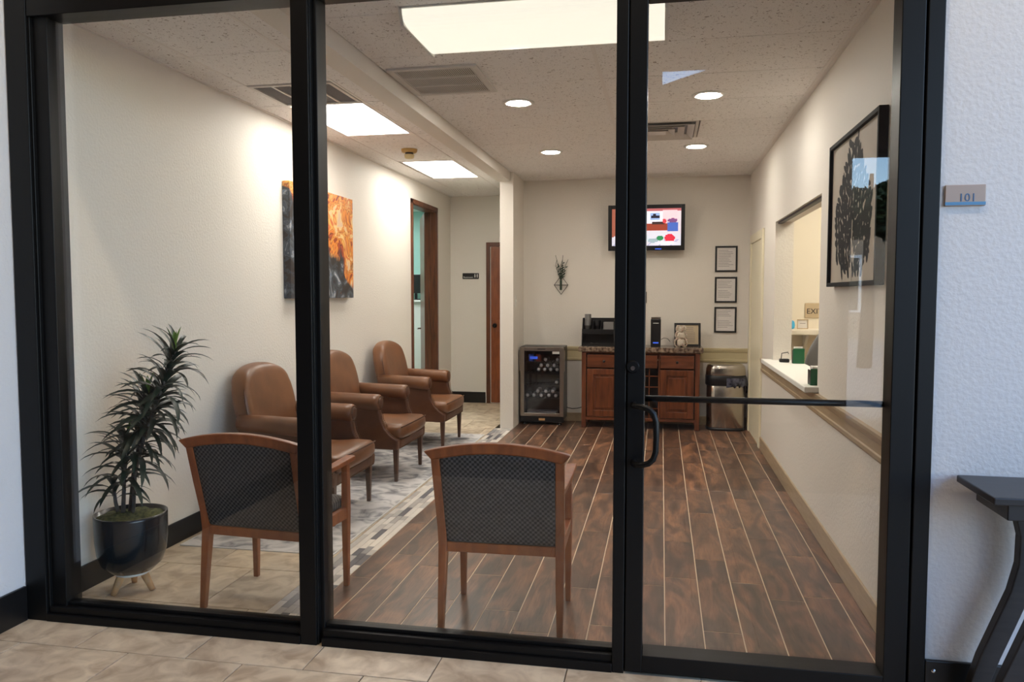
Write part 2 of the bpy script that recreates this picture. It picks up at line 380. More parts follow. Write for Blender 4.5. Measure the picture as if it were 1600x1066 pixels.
# ---- walls
DL0, DL1, DLT = 5.46, 6.44, 2.56       # side doorway in left wall
struct('wall_left', MB().box(-3.0, XL, -.215, DL0, -.15, 3.1).box(-3.0, XL, DL1, YH + .15, -.15, 3.1).box(-3.0, XL, DL0, DL1, DLT, 3.1), 'wall_paint', 'long beige textured wall behind the leather armchairs', 'wall')
struct('wall_porch', box(-3.0, XL - .005, -6.5, -.52, -.15, 4.7), 'brick_dark', 'unseen dark brick porch wall, added to weaken reflections in the left pane', 'wall')  # unseen dark stretch of wall, added so the left pane reflects little
struct('wall_outside', box(-3.0, XL - .005, -.52, -.215, -.15, 4.7), 'porch_paint', 'white textured wall outside, left of the glass front', 'wall')
W0, W1, WZ0, WZ1 = 1.85, 3.82, .885, 2.12
wr = MB().box(XR, 1.11, -.1, W0, -.15, 3.1).box(XR, 1.11, W1, YB + .15, -.15, 3.1).box(XR, 1.11, W0, W1, -.15, WZ0).box(XR, 1.11, W0, W1, WZ1, 3.1)
struct('wall_right', wr, 'wall_paint', 'beige textured wall on the right with the reception window', 'wall')
struct('wall_back', box(-1.61, 1.11, YB, YB + .15, -.15, 3.1), 'wall_paint', 'beige back wall behind the television and cabinet', 'wall')
struct('wall_partition', box(-1.76, -1.61, 5.2, YH, -.15, ZC + .27), 'wall_paint', 'short white partition wall end between hallway and cooler', 'wall')
struct('wall_hall', box(-3.0, -1.61, YH, YH + .15, -.15, 3.1), 'wall_paint', 'cream end wall of the hallway with the restroom sign', 'wall')
struct('wall_front', MB().box(.966, 5.2, -.215, -.06, -.15, 4.7).box(-3.0, .966, -.215, -.06, 2.82, 4.7), 'porch_paint', 'white textured wall outside, right of the glass door', 'wall')
# ---- baseboards and rails
struct('baseboard_left', MB().box(XL, XL + .014, -.10, DL0 - .06, 0, .13).box(XL, XL + .014, DL1 + .06, YH, 0, .13), 'black_base', 'black baseboard along the armchair wall', 'baseboard', .003)
struct('baseboard_hall', box(XL + .014, -2.37, YH - .014, YH, 0, .15), 'black_base', 'black baseboard at the hallway end wall', 'baseboard', .003)
struct('baseboard_outside', box(XL - .005, XL + .01, -6.5, -.236, 0, .16), 'black_base', 'black baseboard outside, left of the glass front', 'baseboard', .003)
bbf = struct('baseboard_front', box(.968, 5.2, -.232, -.215, 0, .155), 'black_base', 'black baseboard outside, right of the glass door', 'baseboard', .003)
MB().lathe([(.0, -.003), (.007, -.002), (.008, 0)], 10, (.995, -.232, .118), axis='y').build('screw', 'chrome', bbf, True)
struct('baseboard_right', box(XR - .014, XR, -.1, 4.52, 0, .122), 'tan_trim', 'tan baseboard along the right wall', 'baseboard', .003)
struct('baseboard_back', MB().box(-1.61, XR, YB - .014, YB, 0, .10), 'tan_trim', 'tan baseboard along the back wall', 'baseboard', .003)
def rail_profile(z0, z1):
    h = z1 - z0
    return [(0, z0), (.010, z0), (.016, z0 + .012), (.016, z0 + .03), (.010, z0 + .036), (.010, z1 - .05), (.018, z1 - .042), (.026, z1 - .015), (.026, z1), (0, z1)]
struct('trim_2', MB().prism([(XR - a, z) for a, z in rail_profile(.755, .885)], 'y', -.1, 4.52), 'tan_trim', 'tan chair rail moulding along the right wall', 'moulding')
struct('trim_3', MB().prism([(YB - a, z) for a, z in rail_profile(.72, .885)], 'x', -1.61, XR), 'pale_trim', 'pale chair rail moulding along the back wall', 'moulding')
# ---- ceiling
ce = struct('ceiling', box(-3.0, 1.11, -.1, YH + .15, ZC + .03, 3.15), 'ceiling_slab', 'suspended acoustic tile ceiling', 'ceiling')
xa, xb = -1.645, -1.785     # bulkhead
struct('trim_4', box(xb, xa, -.1, 5.2, 2.735, ZC + .03), 'wall_paint', 'painted ceiling bulkhead running above the mosaic strip', 'bulkhead')
ccache = {}
def ceil_tile(a, b, c, d):
    key = (round(b - a, 3), round(d - c, 3))
    if key not in ccache: ccache[key] = box(.003, b - a - .003, .003, d - c - .003, 0, .02).mesh('ceiling_tile', 'acoustic', bevel=.003, seg=1)
    put(ccache[key], 'ceiling_tile', ce, (a, c, ZC))
RY = [-.10, .355, 1.01, 1.665, 2.32, 2.975, 3.63, 4.285, 4.94, 5.6, YB]
for i in range(len(RY) - 1):
    for a, b in ((xa, -.38), (-.38, .93)):
        if RY[i] == 2.975 and a == -.38:
            ceil_tile(.275, b, RY[i], RY[i + 1]); continue
        ceil_tile(a, b, RY[i], RY[i + 1])
LY = [-.10, .78, 1.40, 1.94, 3.02, 4.32, 5.48, 6.4, YH]
for i in range(len(LY) - 1):
    for a, b in ((XL, -2.635), (-2.635, -2.04), (-2.04, xb)):
        if a == -2.635 and LY[i] in (1.40, 1.94, 4.32): continue
        if b == xb and LY[i] > 5: b = -1.76
        ceil_tile(a, b, LY[i], LY[i + 1])
for x, w_ in ((-.38, .024), (.93, .02)):
    bx('grid_bar', 'tbar', ce, x - w_ / 2, x + w_ / 2, -.1, YB, ZC - .003, ZC + .03)
for x in (-2.635, -2.04): bx('grid_bar', 'tbar', ce, x - .009, x + .009, -.1, YH, ZC - .003, ZC + .03)
for y in RY[1:-1]: bx('grid_bar', 'tbar', ce, xa, .96, y - .004, y + .004, ZC + .006, ZC + .03)
for y in LY[1:-1]: bx('grid_bar', 'tbar', ce, XL, xb, y - .006, y + .006, ZC + .004, ZC + .03)
for x0_, x1_, y0_, y1_ in ((XR - .022, XR, -.1, YB), (XL, XL + .022, -.1, YH)): bx('wall_angle', 'tbar', ce, x0_, x1_, y0_, y1_, ZC - .006, ZC)
bx('wall_angle', 'tbar', ce, -1.61, XR, YB - .022, YB, ZC - .006, ZC)
# ---- glass front
YF, YK, YG = -.23, -.10, -.168
def front(name, label, x0, x1):
    o = thing(name, label, 'window', ((x0 + x1) / 2, YG, 0), kind='structure'); o.location = (0, 0, 0)
    return o
HZ = 2.717
fr = thing('window_1', 'fixed left glass panel of the black storefront, in front of the plant', 'window', kind='structure')
MB().box(XL, -2.755, YF, YK, 0, 2.82).box(-2.755, -2.675, YF + .03, YK, 0, 2.82).box(-2.765, -2.745, YF + .012, YF + .04, 0, 2.82).build('jamb', 'black_metal', fr, bevel=.003)
MB().box(-1.505, -1.43, YF, YK, 0, 2.82).box(-1.43, -1.407, YF + .035, YK, 0, 2.82).box(-1.44, -1.425, YF + .012, YK, 0, 2.82).build('mullion', 'black_metal', fr, bevel=.003)
MB().box(-2.755, -1.505, YF - .004, YK, 0, .036).box(-2.755, -1.505, YF + .012, YK, .036, .066).box(-2.70, -1.505, YG - .02, YG + .02, .066, .082).build('sill', 'black_metal', fr, bevel=.003)
MB().box(-2.755, -1.505, YF + .006, YK, HZ, 2.82).build('head', 'black_metal', fr, bevel=.003)
bx('glass_pane', 'clear_glass', fr, -2.69, -1.495, YG - .004, YG + .004, .07, 2.74)
fr2 = thing('window_2', 'fixed middle glass panel of the black storefront, in front of the guest chairs', 'window', kind='structure')
MB().box(-.178, -.132, YF, YK, 0, 2.82).box(-.14, -.112, YK - .018, YK, 0, 2.82).build('mullion', 'black_metal', fr2, bevel=.003)
MB().box(-1.407, -.178, YF - .004, YK, 0, .036).box(-1.407, -.178, YF + .012, YK, .036, .066).box(-1.407, -.178, YG - .02, YG + .02, .066, .082).build('sill', 'black_metal', fr2, bevel=.003)
MB().box(-1.407, -.178, YF + .006, YK, HZ, 2.82).build('head', 'black_metal', fr2, bevel=.003)
bx('glass_pane', 'clear_glass', fr2, -1.42, -.17, YG - .004, YG + .004, .07, 2.74)
dr = thing('door_1', 'black framed glass entrance door with push bar and pull handle', 'door', kind='structure')
bx('stile', 'black_metal', dr, -.127, -.061, YF, YK - .02, .012, 2.70, .003)
bx('stile', 'black_metal', dr, .824, .903, YF, YK - .02, .012, 2.70, .003)
bx('bottom_rail', 'black_metal', dr, -.061, .824, YF, YK - .02, .012, .079, .003)
bx('top_rail', 'black_metal', dr, -.061, .824, YF, YK - .02, 2.62, 2.70, .003)
bx('glass_pane', 'clear_glass', dr, -.07, .834, YG - .004, YG + .004, .07, 2.63)
bx('threshold', 'black_metal', dr, -.132, .91, YF + .02, YK, 0, .010, .002)
MB().tube([(-.06, -.13, 1.085), (.38, -.13, 1.085), (.825, -.13, 1.085)], .0125, 12).build('push_bar', 'black_metal', dr, True)
hp = [(-.1, YF, 1.074), (-.1, -.262, 1.074), (-.09, -.282, 1.075), (-.068, -.296, 1.074), (-.042, -.302, 1.066), (-.025, -.303, 1.05), (-.016, -.303, 1.02), (-.014, -.303, .962), (-.016, -.303, .905), (-.025, -.303, .876), (-.042, -.302, .86), (-.068, -.296, .851), (-.09, -.282, .849), (-.1, -.262, .849), (-.1, YF, .849)]
MB().tube(hp, .0115, 12).build('pull_handle', 'black_metal', dr, True)
lk = MB().lathe([(.018, -.010), (.022, -.010), (.024, -.007), (.026, 0)], 24, (-.106, YF, 1.22), axis='y').build('lock_cylinder', 'black_metal', dr)
MB().lathe([(.003, -.0125), (.0085, -.0125), (.009, -.0101)], 16, (-.106, YF, 1.215), axis='y').build('keyhole', 'chrome', lk)
jb = tag(MB().box(.910, .966, YF - .002, YK, 0, 2.82).box(.896, .912, YK - .02, YK, 0, 2.82).build('trim_5', 'black_metal', bevel=.003), 'black metal jamb at the hinge side of the glass door', 'door jamb', kind='structure')
tag(MB().box(-.132, .91, YF + .006, YK, 2.71, 2.82).build('trim_6', 'black_metal', bevel=.003), 'black metal head above the glass door', 'door head', kind='structure')
# ---- side doorway in left wall
d4 = thing('door_2', 'brown wooden doorway with its door open in the armchair wall', 'door', kind='structure')
cw = .055
for a, b in ((DL0 - cw + .01, DL0 + .01), (DL1 - .01, DL1 + cw - .01)):
    bx('casing', 'door_wood', d4, XL, XL + .018, a, b, 0, DLT + cw - .01, .003)
bx('casing', 'door_wood', d4, XL, XL + .018, DL0 - cw + .01, DL1 + cw - .01, DLT - .01, DLT + cw - .01, .003)
bx('jamb', 'door_wood', d4, -3.0, XL, DL0 + .0, DL0 + .018, 0, DLT, .002)
bx('jamb', 'door_wood', d4, -3.0, XL, DL1 - .018, DL1, 0, DLT, .002)
bx('head_jamb', 'door_wood', d4, -3.0, XL, DL0 + .018, DL1 - .018, DLT - .018, DLT, .002)
bx('stop', 'door_wood', d4, -2.955, -2.92, DL1 - .03, DL1 - .018, 0, DLT - .018, .002)
lf = box(-.88, 0, 0, .042, .01, DLT - .02).build('door_leaf', 'door_wood', d4, bevel=.002, loc=(-3.01, DL1 - .02, 0), rot=(0, 0, math.radians(-69)))
MB().tube([(-.80, 0, 1.02), (-.80, -.05, 1.02), (-.70, -.05, 1.02)], .01, 8).build('lever_handle', 'chrome', lf, True)
# ---- hall door
d5 = thing('door_3', 'brown panelled wooden door at the end of the hallway', 'door', kind='structure')
bx('casing', 'door_wood', d5, -2.355, -2.30, YH - .02, YH, 0, 2.20, .003); bx('casing', 'door_wood', d5, -2.30, -1.76, YH - .02, YH, 2.145, 2.20, .003)
lf = bx('door_leaf', 'chair_wood', d5, -2.29, -1.762, YH - .012, YH, .01, 2.14, .002)
for z0_, z1_ in ((.2, 1.0), (1.15, 2.0)): bx('panel', 'chair_wood', lf, -2.22, -1.80, YH - .02, YH - .012, z0_, z1_, .006)
MB().lathe([(.0001, -.05), (.026, -.045), (.03, -.02), (.03, 0)], 16, (-2.235, YH - .012, 1.07), axis='y').build('door_knob', 'black_metal', lf, True)
# ---- cream door on right wall
d6 = thing('door_4', 'narrow cream painted door with casing in the far right corner', 'door', kind='structure')
bx('casing', 'cream_paint', d6, XR - .022, XR, 4.55, 4.64, 0, 2.13, .005); bx('casing', 'cream_paint', d6, XR - .022, XR, 5.52, 5.61, 0, 2.13, .005)
bx('casing', 'cream_paint', d6, XR - .022, XR, 4.64, 5.52, 2.04, 2.13, .005)
bx('door_leaf', 'cream_paint', d6, XR - .008, XR, 4.64, 5.52, .01, 2.04, .002)
# ---- reception window
rw = thing('window_3', 'open reception window in the right wall with white counter sill', 'window', kind='structure')
bx('track', 'black_metal', rw, XR + .02, XR + .06, W0, W1, WZ1 - .016, WZ1, .003)
bx('counter_sill', 'white_paint', rw, .875, 1.17, 1.80, 3.95, .888, .925, .006).location = (0, 0, 0)
for y in (W0, W1):
    pass
# ---- reception room shell
struct('wall_reception', MB().box(1.11, 3.4, 4.45, 4.55, 0, 2.9), 'reception_paint', 'cream wall at the back of the reception office', 'wall')
struct('wall_reception', MB().box(3.4, 3.5, .1, 4.55, 0, 2.9).box(1.11, 3.5, 0, .1, 0, 2.9), 'reception_paint', 'far side walls of the reception office', 'wall')
struct('floor_reception', box(1.11, 3.4, .1, 4.45, -.1, 0), 'beige_tile', 'floor of the reception office', 'floor')
struct('ceiling_reception', box(1.11, 3.5, 0, 4.55, 2.75, 2.9), 'white_paint', 'ceiling of the reception office', 'ceiling')
# ---- side room shell
struct('wall_side_room', MB().box(-5.2, -3.0, 8.2, 8.3, 0, 2.9).box(-5.3, -5.2, 4.9, 8.3, 0, 2.9).box(-5.3, -3.0, 4.8, 4.9, 0, 2.9), 'teal_paint', 'teal wall seen through the open wooden doorway', 'wall')
struct('wall_side_room', MB().box(-3.1, -3.0, YH + .15, 8.3, 0, 2.9), 'teal_paint', 'return wall of the side room', 'wall')
struct('floor_side_room', box(-5.3, -3.0, 4.8, 8.3, -.1, -.001), 'beige_tile', 'floor of the side room', 'floor')
struct('ceiling_side_room', box(-5.3, -3.0, 4.8, 8.3, 2.75, 2.95), 'white_paint', 'ceiling of the side room', 'ceiling')
# ---- porch behind the camera
struct('ceiling_porch', box(-3.0, 3.6, -6.7, -.06, 4.5, 4.7), 'brick_dark', 'soffit over the entry porch', 'ceiling')
rear = MB().box(-3.0, -.02, -6.7, -6.5, 0, 4.5).prism([(-.02, 0), (.665, 0), (.665, 4.14), (-.02, 3.94)], 'y', -6.7, -6.5).box(-.02, .665, -6.7, -6.5, 4.14, 4.5)
rear.box(.665, 2.09, -6.7, -6.5, 0, 4.5).box(2.09, 3.6, -6.7, -6.5, 3.055, 4.5).box(3.45, 3.6, -6.7, -6.5, 0, 3.055)
struct('wall_rear', rear, 'brick_dark', 'rear wall of the entry porch with a tall opening', 'wall')
struct('ground', box(-40, 40, -60, -7.0, -.2, -.05), 'concrete', 'asphalt car park outside the porch, made pale to bounce sunlight', 'ground')
struct('ground', box(5.2, 40, -7.0, 10, -.2, -.05), 'concrete', 'asphalt beside the porch, made pale to bounce sunlight', 'ground')

# ================================================================== CEILING FIXTURES
def troffer(x0, x1, y0, y1, label):
    t = thing('ceiling_light', label, 'ceiling light', ((x0 + x1) / 2, (y0 + y1) / 2, ZC), group='flat ceiling light panels')
    a, b = (x1 - x0) / 2, (y1 - y0) / 2
    MB().box(-a, a, -b, -b + .015, -.003, .028).box(-a, a, b - .015, b, -.003, .028).box(-a, -a + .015, -b + .015, b - .015, -.003, .028).box(a - .015, a, -b + .015, b - .015, -.003, .028).build('frame', 'tbar', t)
    bx('diffuser', 'troffer_lens', t, -a + .015, a - .015, -b + .015, b - .015, .004, .012)
troffer(-2.623, -2.052, 1.95, 3.01, 'bright flat ceiling light panel above the middle armchair, next to the vent')
troffer(-2.60, -2.052, 4.33, 5.47, 'bright flat ceiling light panel near the hallway, behind the smoke detector')
t = thing('ceiling_light', 'wide wraparound fluorescent ceiling light with curved white lens above the centre', 'ceiling light', (-.60, .56, ZC))
prof = []
for k in range(13):
    a = PI * k / 12; c_ = math.cos(a); s_ = math.sin(a)
    prof.append((-.275 * math.copysign(abs(c_) ** .45, c_), -.012 - .06 * abs(s_) ** .5))
MB().prism(prof + [(.275, -.006), (-.275, -.006)], 'x', -.60, .60).build('lens', 'wrap_lens', t)
for s_ in (-1, 1): MB().prism([(-.285, 0), (.285, 0), (.285, -.02), (.25, -.075), (-.25, -.075), (-.285, -.02)], 'x', s_ * .60, s_ * .615).build('end_cap', 'white_plastic', t)
bx('housing', 'white_plastic', t, -.61, .61, -.285, .285, -.008, 0)
for x, y, lb in ((-.994, 2.155, 'recessed round downlight beside the return grille, nearer left of four'), (-1.033, 4.055, 'recessed round downlight farther left of four, above the cooler'),
                 (.293, 2.19, 'recessed round downlight nearer right of four'), (.29, 4.02, 'recessed round downlight farther right of four, behind the square diffuser')):
    t = thing('downlight', lb, 'downlight', (x, y, ZC), group='recessed round downlights')
    MB().lathe([(.076, -.001), (.078, -.008), (.10, -.010), (.112, -.004), (.113, 0)], 32).build('trim_ring', 'white_plastic', t, True)
    MB().lathe([(.0001, -.0105), (.074, -.0105), (.075, -.004)], 32).build('lens', 'can_lens', t)
# vents
t = thing('ceiling_vent', 'ceiling vent with four grey filter panels above the near armchair', 'vent', (-2.3375, 1.67, ZC))
MB().box(-.285, .285, -.26, -.235, -.008, .01).box(-.285, .285, .235, .26, -.008, .01).box(-.285, -.26, -.235, .235, -.008, .01).box(.26, .285, -.235, .235, -.008, .01).build('frame', 'grille', t, bevel=.002)
for k in range(3): bx('bar', 'grille', t, -.134 + .13 * k - .004, -.126 + .13 * k + .004, -.235, .235, -.006, .004)
for k in range(4): bx('filter_panel', 'filter', t, -.26 + .13 * k + .005, -.13 + .13 * k - .005, -.235, .235, 0, .006)
t = thing('return_grille', 'large louvred return air grille in the ceiling beside the bulkhead', 'vent', (-1.345, 1.51, ZC))
MB().box(-.275, .275, -.30, -.265, -.014, 0).box(-.275, .275, .265, .30, -.014, 0).box(-.275, -.235, -.265, .265, -.014, 0).box(.235, .275, -.265, .265, -.014, 0).build('frame', 'grille', t, bevel=.003)
bx('backing', 'grille_back', t, -.235, .235, -.265, .265, -.003, 0)
for k in range(1, 3): bx('cross_bar', 'grille', t, -.235, .235, -.265 + .177 * k - .006, -.265 + .177 * k + .006, -.012, -.003)
slat = box(-.003, .003, -.265, .265, -.009, -.006).mesh('slat', 'grille')
for k in range(38): put(slat, 'slat', t, (-.228 + k * .0123, 0, 0))
t = thing('air_diffuser', 'square stepped air diffuser in the ceiling above the cabinet', 'vent', (-.052, 3.303, ZC))
def ringsq(a, b, z0, z1):   # sloping square ring
    v = [(sx * a, sy * a, z0) for sx, sy in ((-1, -1), (1, -1), (1, 1), (-1, 1))] + [(sx * b, sy * b, z1) for sx, sy in ((-1, -1), (1, -1), (1, 1), (-1, 1))]
    v += [(x, y, z + .004) for x, y, z in v]
    f = []
    for k in range(4):
        j = (k + 1) % 4; f += [(k, j, 4 + j, 4 + k), (8 + k, 12 + k, 12 + j, 8 + j), (k, 8 + k, 8 + j, j), (4 + k, 4 + j, 12 + j, 12 + k)]
    return MB().add(v, f)
ringsq(.322, .30, 0, 0).build('frame', 'grille', t); 
for a, b in ((.29, .24), (.215, .165), (.14, .09)): ringsq(a, b, -.022, .012).build('louvre', 'grille', t)
bx('centre_plate', 'grille', t, -.07, .07, -.07, .07, -.02, -.016)
bx('plenum', 'dark_steel', t, -.30, .30, -.30, .30, .018, .024)
t = thing('smoke_detector', 'yellowed smoke detector on the ceiling between the two light panels', 'smoke detector', (-2.30, 3.70, ZC))
MB().lathe([(.062, -.03), (.072, -.02), (.074, 0)], 28).build('base', 'yellowed', t, True)
MB().lathe([(.025, -.085), (.04, -.08), (.046, -.06), (.046, -.048)], 28).build('sensor_cap', 'yellow_pale', t, True)
MB().lathe([(.038, -.05), (.038, -.028)], 28).build('chamber', 'dark_steel', t, True)

# ================================================================== FURNITURE
def guest_chair(label, loc, rz):
    t = thing('guest_chair', label, 'chair', loc, rz, 'wooden guest chairs by the glass front')
    def back_y(z): return .03 - (max(0, z - .40)) * .26 
    for s_ in (-1, 1):
        pts = [(s_ * .266, -.012, 0), (s_ * .263, .008, .2), (s_ * .262, .03, .38), (s_ * .263, .018, .47), (s_ * .266, back_y(.62), .62), (s_ * .27, back_y(.8), .80)]
        MB().sweep(pts, [(.0135, .014), (.017, .019), (.0195, .023), (.0195, .022), (.019, .018), (.019, .015)]).build('back_leg', 'chair_wood', t, bevel=.004)
        pts = [(s_ * .262, .425, 0), (s_ * .262, .428, .3), (s_ * .262, .43, .40), (s_ * .262, .43, .64)]
        MB().sweep(pts, [(.013, .013), (.017, .018), (.018, .02), (.016, .018)]).build('front_leg', 'chair_wood', t, bevel=.004)
        a = MB(); P = [(-.045, .632), (.12, .628), (.30, .633), (.475, .645)]
        v = []; 
        for (y, z), hw in zip(P, (.018, .021, .025, .027)):
            cx = s_ * .265 + s_ * .004 * (y / .4)
            v += [(cx - hw, y, z), (cx + hw, y, z), (cx + hw, y, z + .026), (cx - hw, y, z + .026)]
        f = [(0, 1, 2, 3), (12, 15, 14, 13)] + [(i * 4 + k, i * 4 + (k + 1) % 4, i * 4 + 4 + (k + 1) % 4, i * 4 + 4 + k) for i in range(3) for k in range(4)]
        a.add(v, f).build('armrest', 'chair_wood', t, bevel=.006)
        bx('side_rail', 'chair_wood', t, s_ * .262 - .013, s_ * .262 + .013, .05, .415, .355, .412, .003)
    # crest rail
    top = lambda x: .825 + .045 * (1 - (x / .318) ** 2)
    n = 20; xs = [-.318 + .636 * k / n for k in range(n + 1)]
    prof = [(x, top(x)) for x in xs] + [(x, top(x) - .05) for x in [.283 - .566 * k / n for k in range(n + 1)]]
    mb = MB().prism(prof, 'y', -.022, .022)
    mb.v = [(x, y + back_y(z), z) for x, y, z in mb.v]
    mb.build('crest_rail', 'chair_wood', t, bevel=.007)
    bx('back_rail', 'chair_wood', t, -.245, .245, .014, .044, .353, .398, .004)
    bx('front_rail', 'chair_wood', t, -.245, .245, .418, .442, .36, .405, .004)
    def padf(x, y, z):
        u = (z - .40) / .40; z2 = z + .045 * max(0, u) * (1 - (x / .318) ** 2) - .014 * max(0, u)
        bulge = .006 * (1 - (x / .25) ** 2) * (1 - (2 * u - 1) ** 2)
        return (x, y + back_y(z2) + (bulge if y > 0 else -bulge), z2)
    MB().rbox((0, 0, .598), (.502, .034, .40), .012, 14, padf).build('back_pad', 'fabric_back', t, True)
    def seatf(x, y, z):
        return (x, y, z + (.022 * (1 - (x / .26) ** 2) * (1 - ((y - .245) / .25) ** 2) if z > .42 else 0))
    MB().rbox((0, .25, .432), (.486, .45, .062), .026, 12, seatf).build('seat', 'fabric_seat', t, True)
    return t
guest_chair('cherry wood guest chair with dark weave back, left one beside the potted plant', (-1.868, .035, 0), math.radians(-4))
guest_chair('cherry wood guest chair with dark weave back, standing on the brown planks', (-.684, .03, 0), math.radians(1.5))

def armchair_parts(t):
    MB().rbox((.02, 0, .305), (.68, .69, .10), .03, 8).build('base', 'leather_dark', t, True)
    def cush(x, y, z):
        k = max(0, min(1, (x - .17) / .06)); y2 = y * (1 + .24 * k)
        cr = .02 * (1 - (y / .26) ** 2) * (1 - ((x - .06) / .34) ** 2) if z > .40 else 0
        xx = x + (.025 * (1 - (y / .26) ** 2) if x > .3 else 0)
        return (xx, y2, z + cr)
    sc = MB().rbox((.07, 0, .395), (.62, .53, .115), .045, 14, cush).build('seat_cushion', 'leather', t, True)
    pts = []
    for y in [(-.32 + .64 * k / 12) for k in range(13)]: pts.append((.372 + .025 * (1 - (y / .33) ** 2), y, .437 + .012 * (1 - (y / .33) ** 2)))
    MB().tube(pts, .005, 6).build('welt', 'leather_dark', sc, True)
    for s_ in (-1, 1):
        ar = MB()
        n = 14; L = [(-.30, .655, .058), (-.1, .648, .062), (.08, .638, .066), (.16, .634, .069), (.198, .632, .068), (.208, .632, .055)]
        v = []
        for x, z, r in L:
            for k in range(n):
                a = 2 * PI * k / n; v.append((x, s_ * .334 + r * 1.02 * math.cos(a), z + r * .95 * math.sin(a)))
        f = [(i * n + k, i * n + (k + 1) % n, (i + 1) * n + (k + 1) % n, (i + 1) * n + k) for i in range(len(L) - 1) for k in range(n)] + [tuple(range(n)), tuple((len(L) - 1) * n + k for k in range(n))]
        a_ = ar.add(v, f).build('arm', 'leather', t, True)
        poly = [(-.32, .27), (.355, .262), (.358, .34), (.30, .375), (.25, .43), (.218, .50), (.205, .57), (.20, .63), (-.30, .66)]
        MB().prism([(x, z) for x, z in poly], 'y', s_ * .334 - .032, s_ * .334 + .032).build('arm_panel', 'leather_dark', a_, bevel=.014, seg=3)
        MB().lathe([(.0001, .012), (.03, .011), (.046, .004), (.046, 0)], 16, (.206, s_ * .334, .632), axis='x').build('scroll_face', 'leather_dark', a_, True)
    # nailheads
    nb = MB()
    def nail(x, y, z): nb.lathe([(.006, 0), (.0045, .003), (.0015, .0045)], 6, (x, y, z), axis='x')
    for s_ in (-1, 1):
        for k in range(20):
            a = -1.9 + k * .26
            if a < PI + 1.2: nail(.209, s_ * .334 + .055 * math.cos(a), .632 + .052 * math.sin(a))
        for (x0_, z0_), (x1_, z1_) in zip([(.212, .565), (.224, .50), (.256, .432), (.305, .378)], [(.224, .50), (.256, .432), (.305, .378), (.358, .345)]):
            for k in range(5):
                for yo in (-.024, .024): nail(x0_ + (x1_ - x0_) * k / 5 - .001, s_ * .334 + yo, z0_ + (z1_ - z0_) * k / 5)
    for k in range(44): nail(.359, -.32 + .64 * k / 43, .272); nail(.36, -.28 + .56 * k / 43, .33)
    o = nb.build('nailhead_trim', 'brass_nail', t, True); o['kind'] = 'stuff'
    W = [(0, .80), (.3, .90), (.5, .98), (.68, 1.0), (.82, .96), (.92, .88), (1, .76)]
    def wid(u):
        for (a, p), (b, q) in zip(W, W[1:]):
            if u <= b: return p + (q - p) * (u - a) / (b - a)
        return W[-1][1]
    def backf(x, y, z):
        u = max(0, min(1, (z - .30) / .72)); y2 = y * wid(u); z2 = z - .10 * (abs(y2) / .33) ** 2.4 * u ** 4
        bul = .035 * (1 - (y / .34) ** 2) * math.sin(PI * min(1, u * .95)) if x > -.3 else 0
        wrap = .05 * (abs(y) / .34) ** 2 * (1 - u * .6)
        return (x + bul + wrap - .165 * (z2 - .36), y2, z2)
    bk = MB().rbox((-.262, 0, .66), (.125, .68, .72), .05, 18, backf).build('backrest', 'leather', t, True)
    pts = []
    for k in range(41):
        a = -1 + 2 * k / 40
        # outline around back face edge
        u = 1 - abs(a) ** 1.0
        if abs(a) > .38:
            q = (1 - abs(a)) / .62; zz = .42 + q * .50; yy = math.copysign(.34, a)
        else:
            zz = .92 + .10 * (1 - (a / .38) ** 2) ** .5 - .005; yy = .34 * a / .38
        p = backf(-.222, yy * .985, zz - .008); pts.append(p)
    MB().tube(pts, .0045, 6).build('welt', 'leather_dark', bk, True)
    for x, s_ in ((.325, -1), (.325, 1), (-.29, -1), (-.29, 1)):
        q = 0 if x > 0 else -.07
        MB().sweep([(x + q, s_ * .312, 0), (x, s_ * .312, .27)], [(.013, .013), (.021, .021)]).build('leg', 'leg_wood', t, bevel=.004)
AC = [(1.68, 'brown leather armchair nearest the glass front, partly behind the left guest chair'), (2.895, 'brown leather armchair in the middle of the row of three'), (4.235, 'brown leather armchair farthest back, beside the open wooden doorway')]
first = None
for y, lb in AC:
    t = thing('leather_armchair', lb, 'armchair', (-2.385, y, .0075), 0, 'brown leather armchairs in a row')
    if first is None:
        armchair_parts(t); first = t
    else:
        for ch in list(first.children):
            c = ch.copy(); C.objects.link(c); c.parent = t
            for g in list(ch.children):
                d = g.copy(); C.objects.link(d); d.parent = c
# rug
rg = tag(box(-2.80, -1.835, .86, 4.75, .0003, .0065).build('area_rug', 'rug', bevel=.002), 'grey distressed rug under the three leather armchairs', 'rug')
MB().box(-1.843, -1.832, .855, 4.755, .0003, .0072).box(-2.803, -1.843, .852, .862, .0003, .0072).box(-2.803, -1.843, 4.745, 4.755, .0003, .0072).box(-2.808, -2.80, .852, 4.755, .0003, .0072).build('binding', 'rug_edge', rg, bevel=.001)

# ---- potted plant
t = thing('potted_plant', 'tall dracaena plant in a dark blue pot on wooden feet, in the front left corner', 'plant', (-2.625, .19, 0))
MB().lathe([(.05, .095), (.10, .105), (.142, .145), (.162, .20), (.17, .27), (.172, .385), (.172, .398), (.163, .398), (.161, .36)], 40).build('pot', 'pot_glaze', t, True)
MB().lathe([(.055, .085), (.082, .088), (.085, .098), (.05, .104)], 32).build('pot_ring', 'white_plastic', t, True)
for a in (-1.95, .1, 2.15):
    c_, s_ = math.cos(a), math.sin(a)
    MB().tube([(.06 * c_, .06 * s_, .09), (.105 * c_, .105 * s_, 0)], [.021, .014], 14).build('foot', 'copper_foot', t, True)
ms = MB().lathe([(.162, .358), (.16, .372), (.12, .385), (.06, .392), (.001, .394)], 32)
ms.v = [(x, y, z + random.uniform(-.006, .012)) for x, y, z in ms.v]; ms.build('moss', 'moss', t, True)
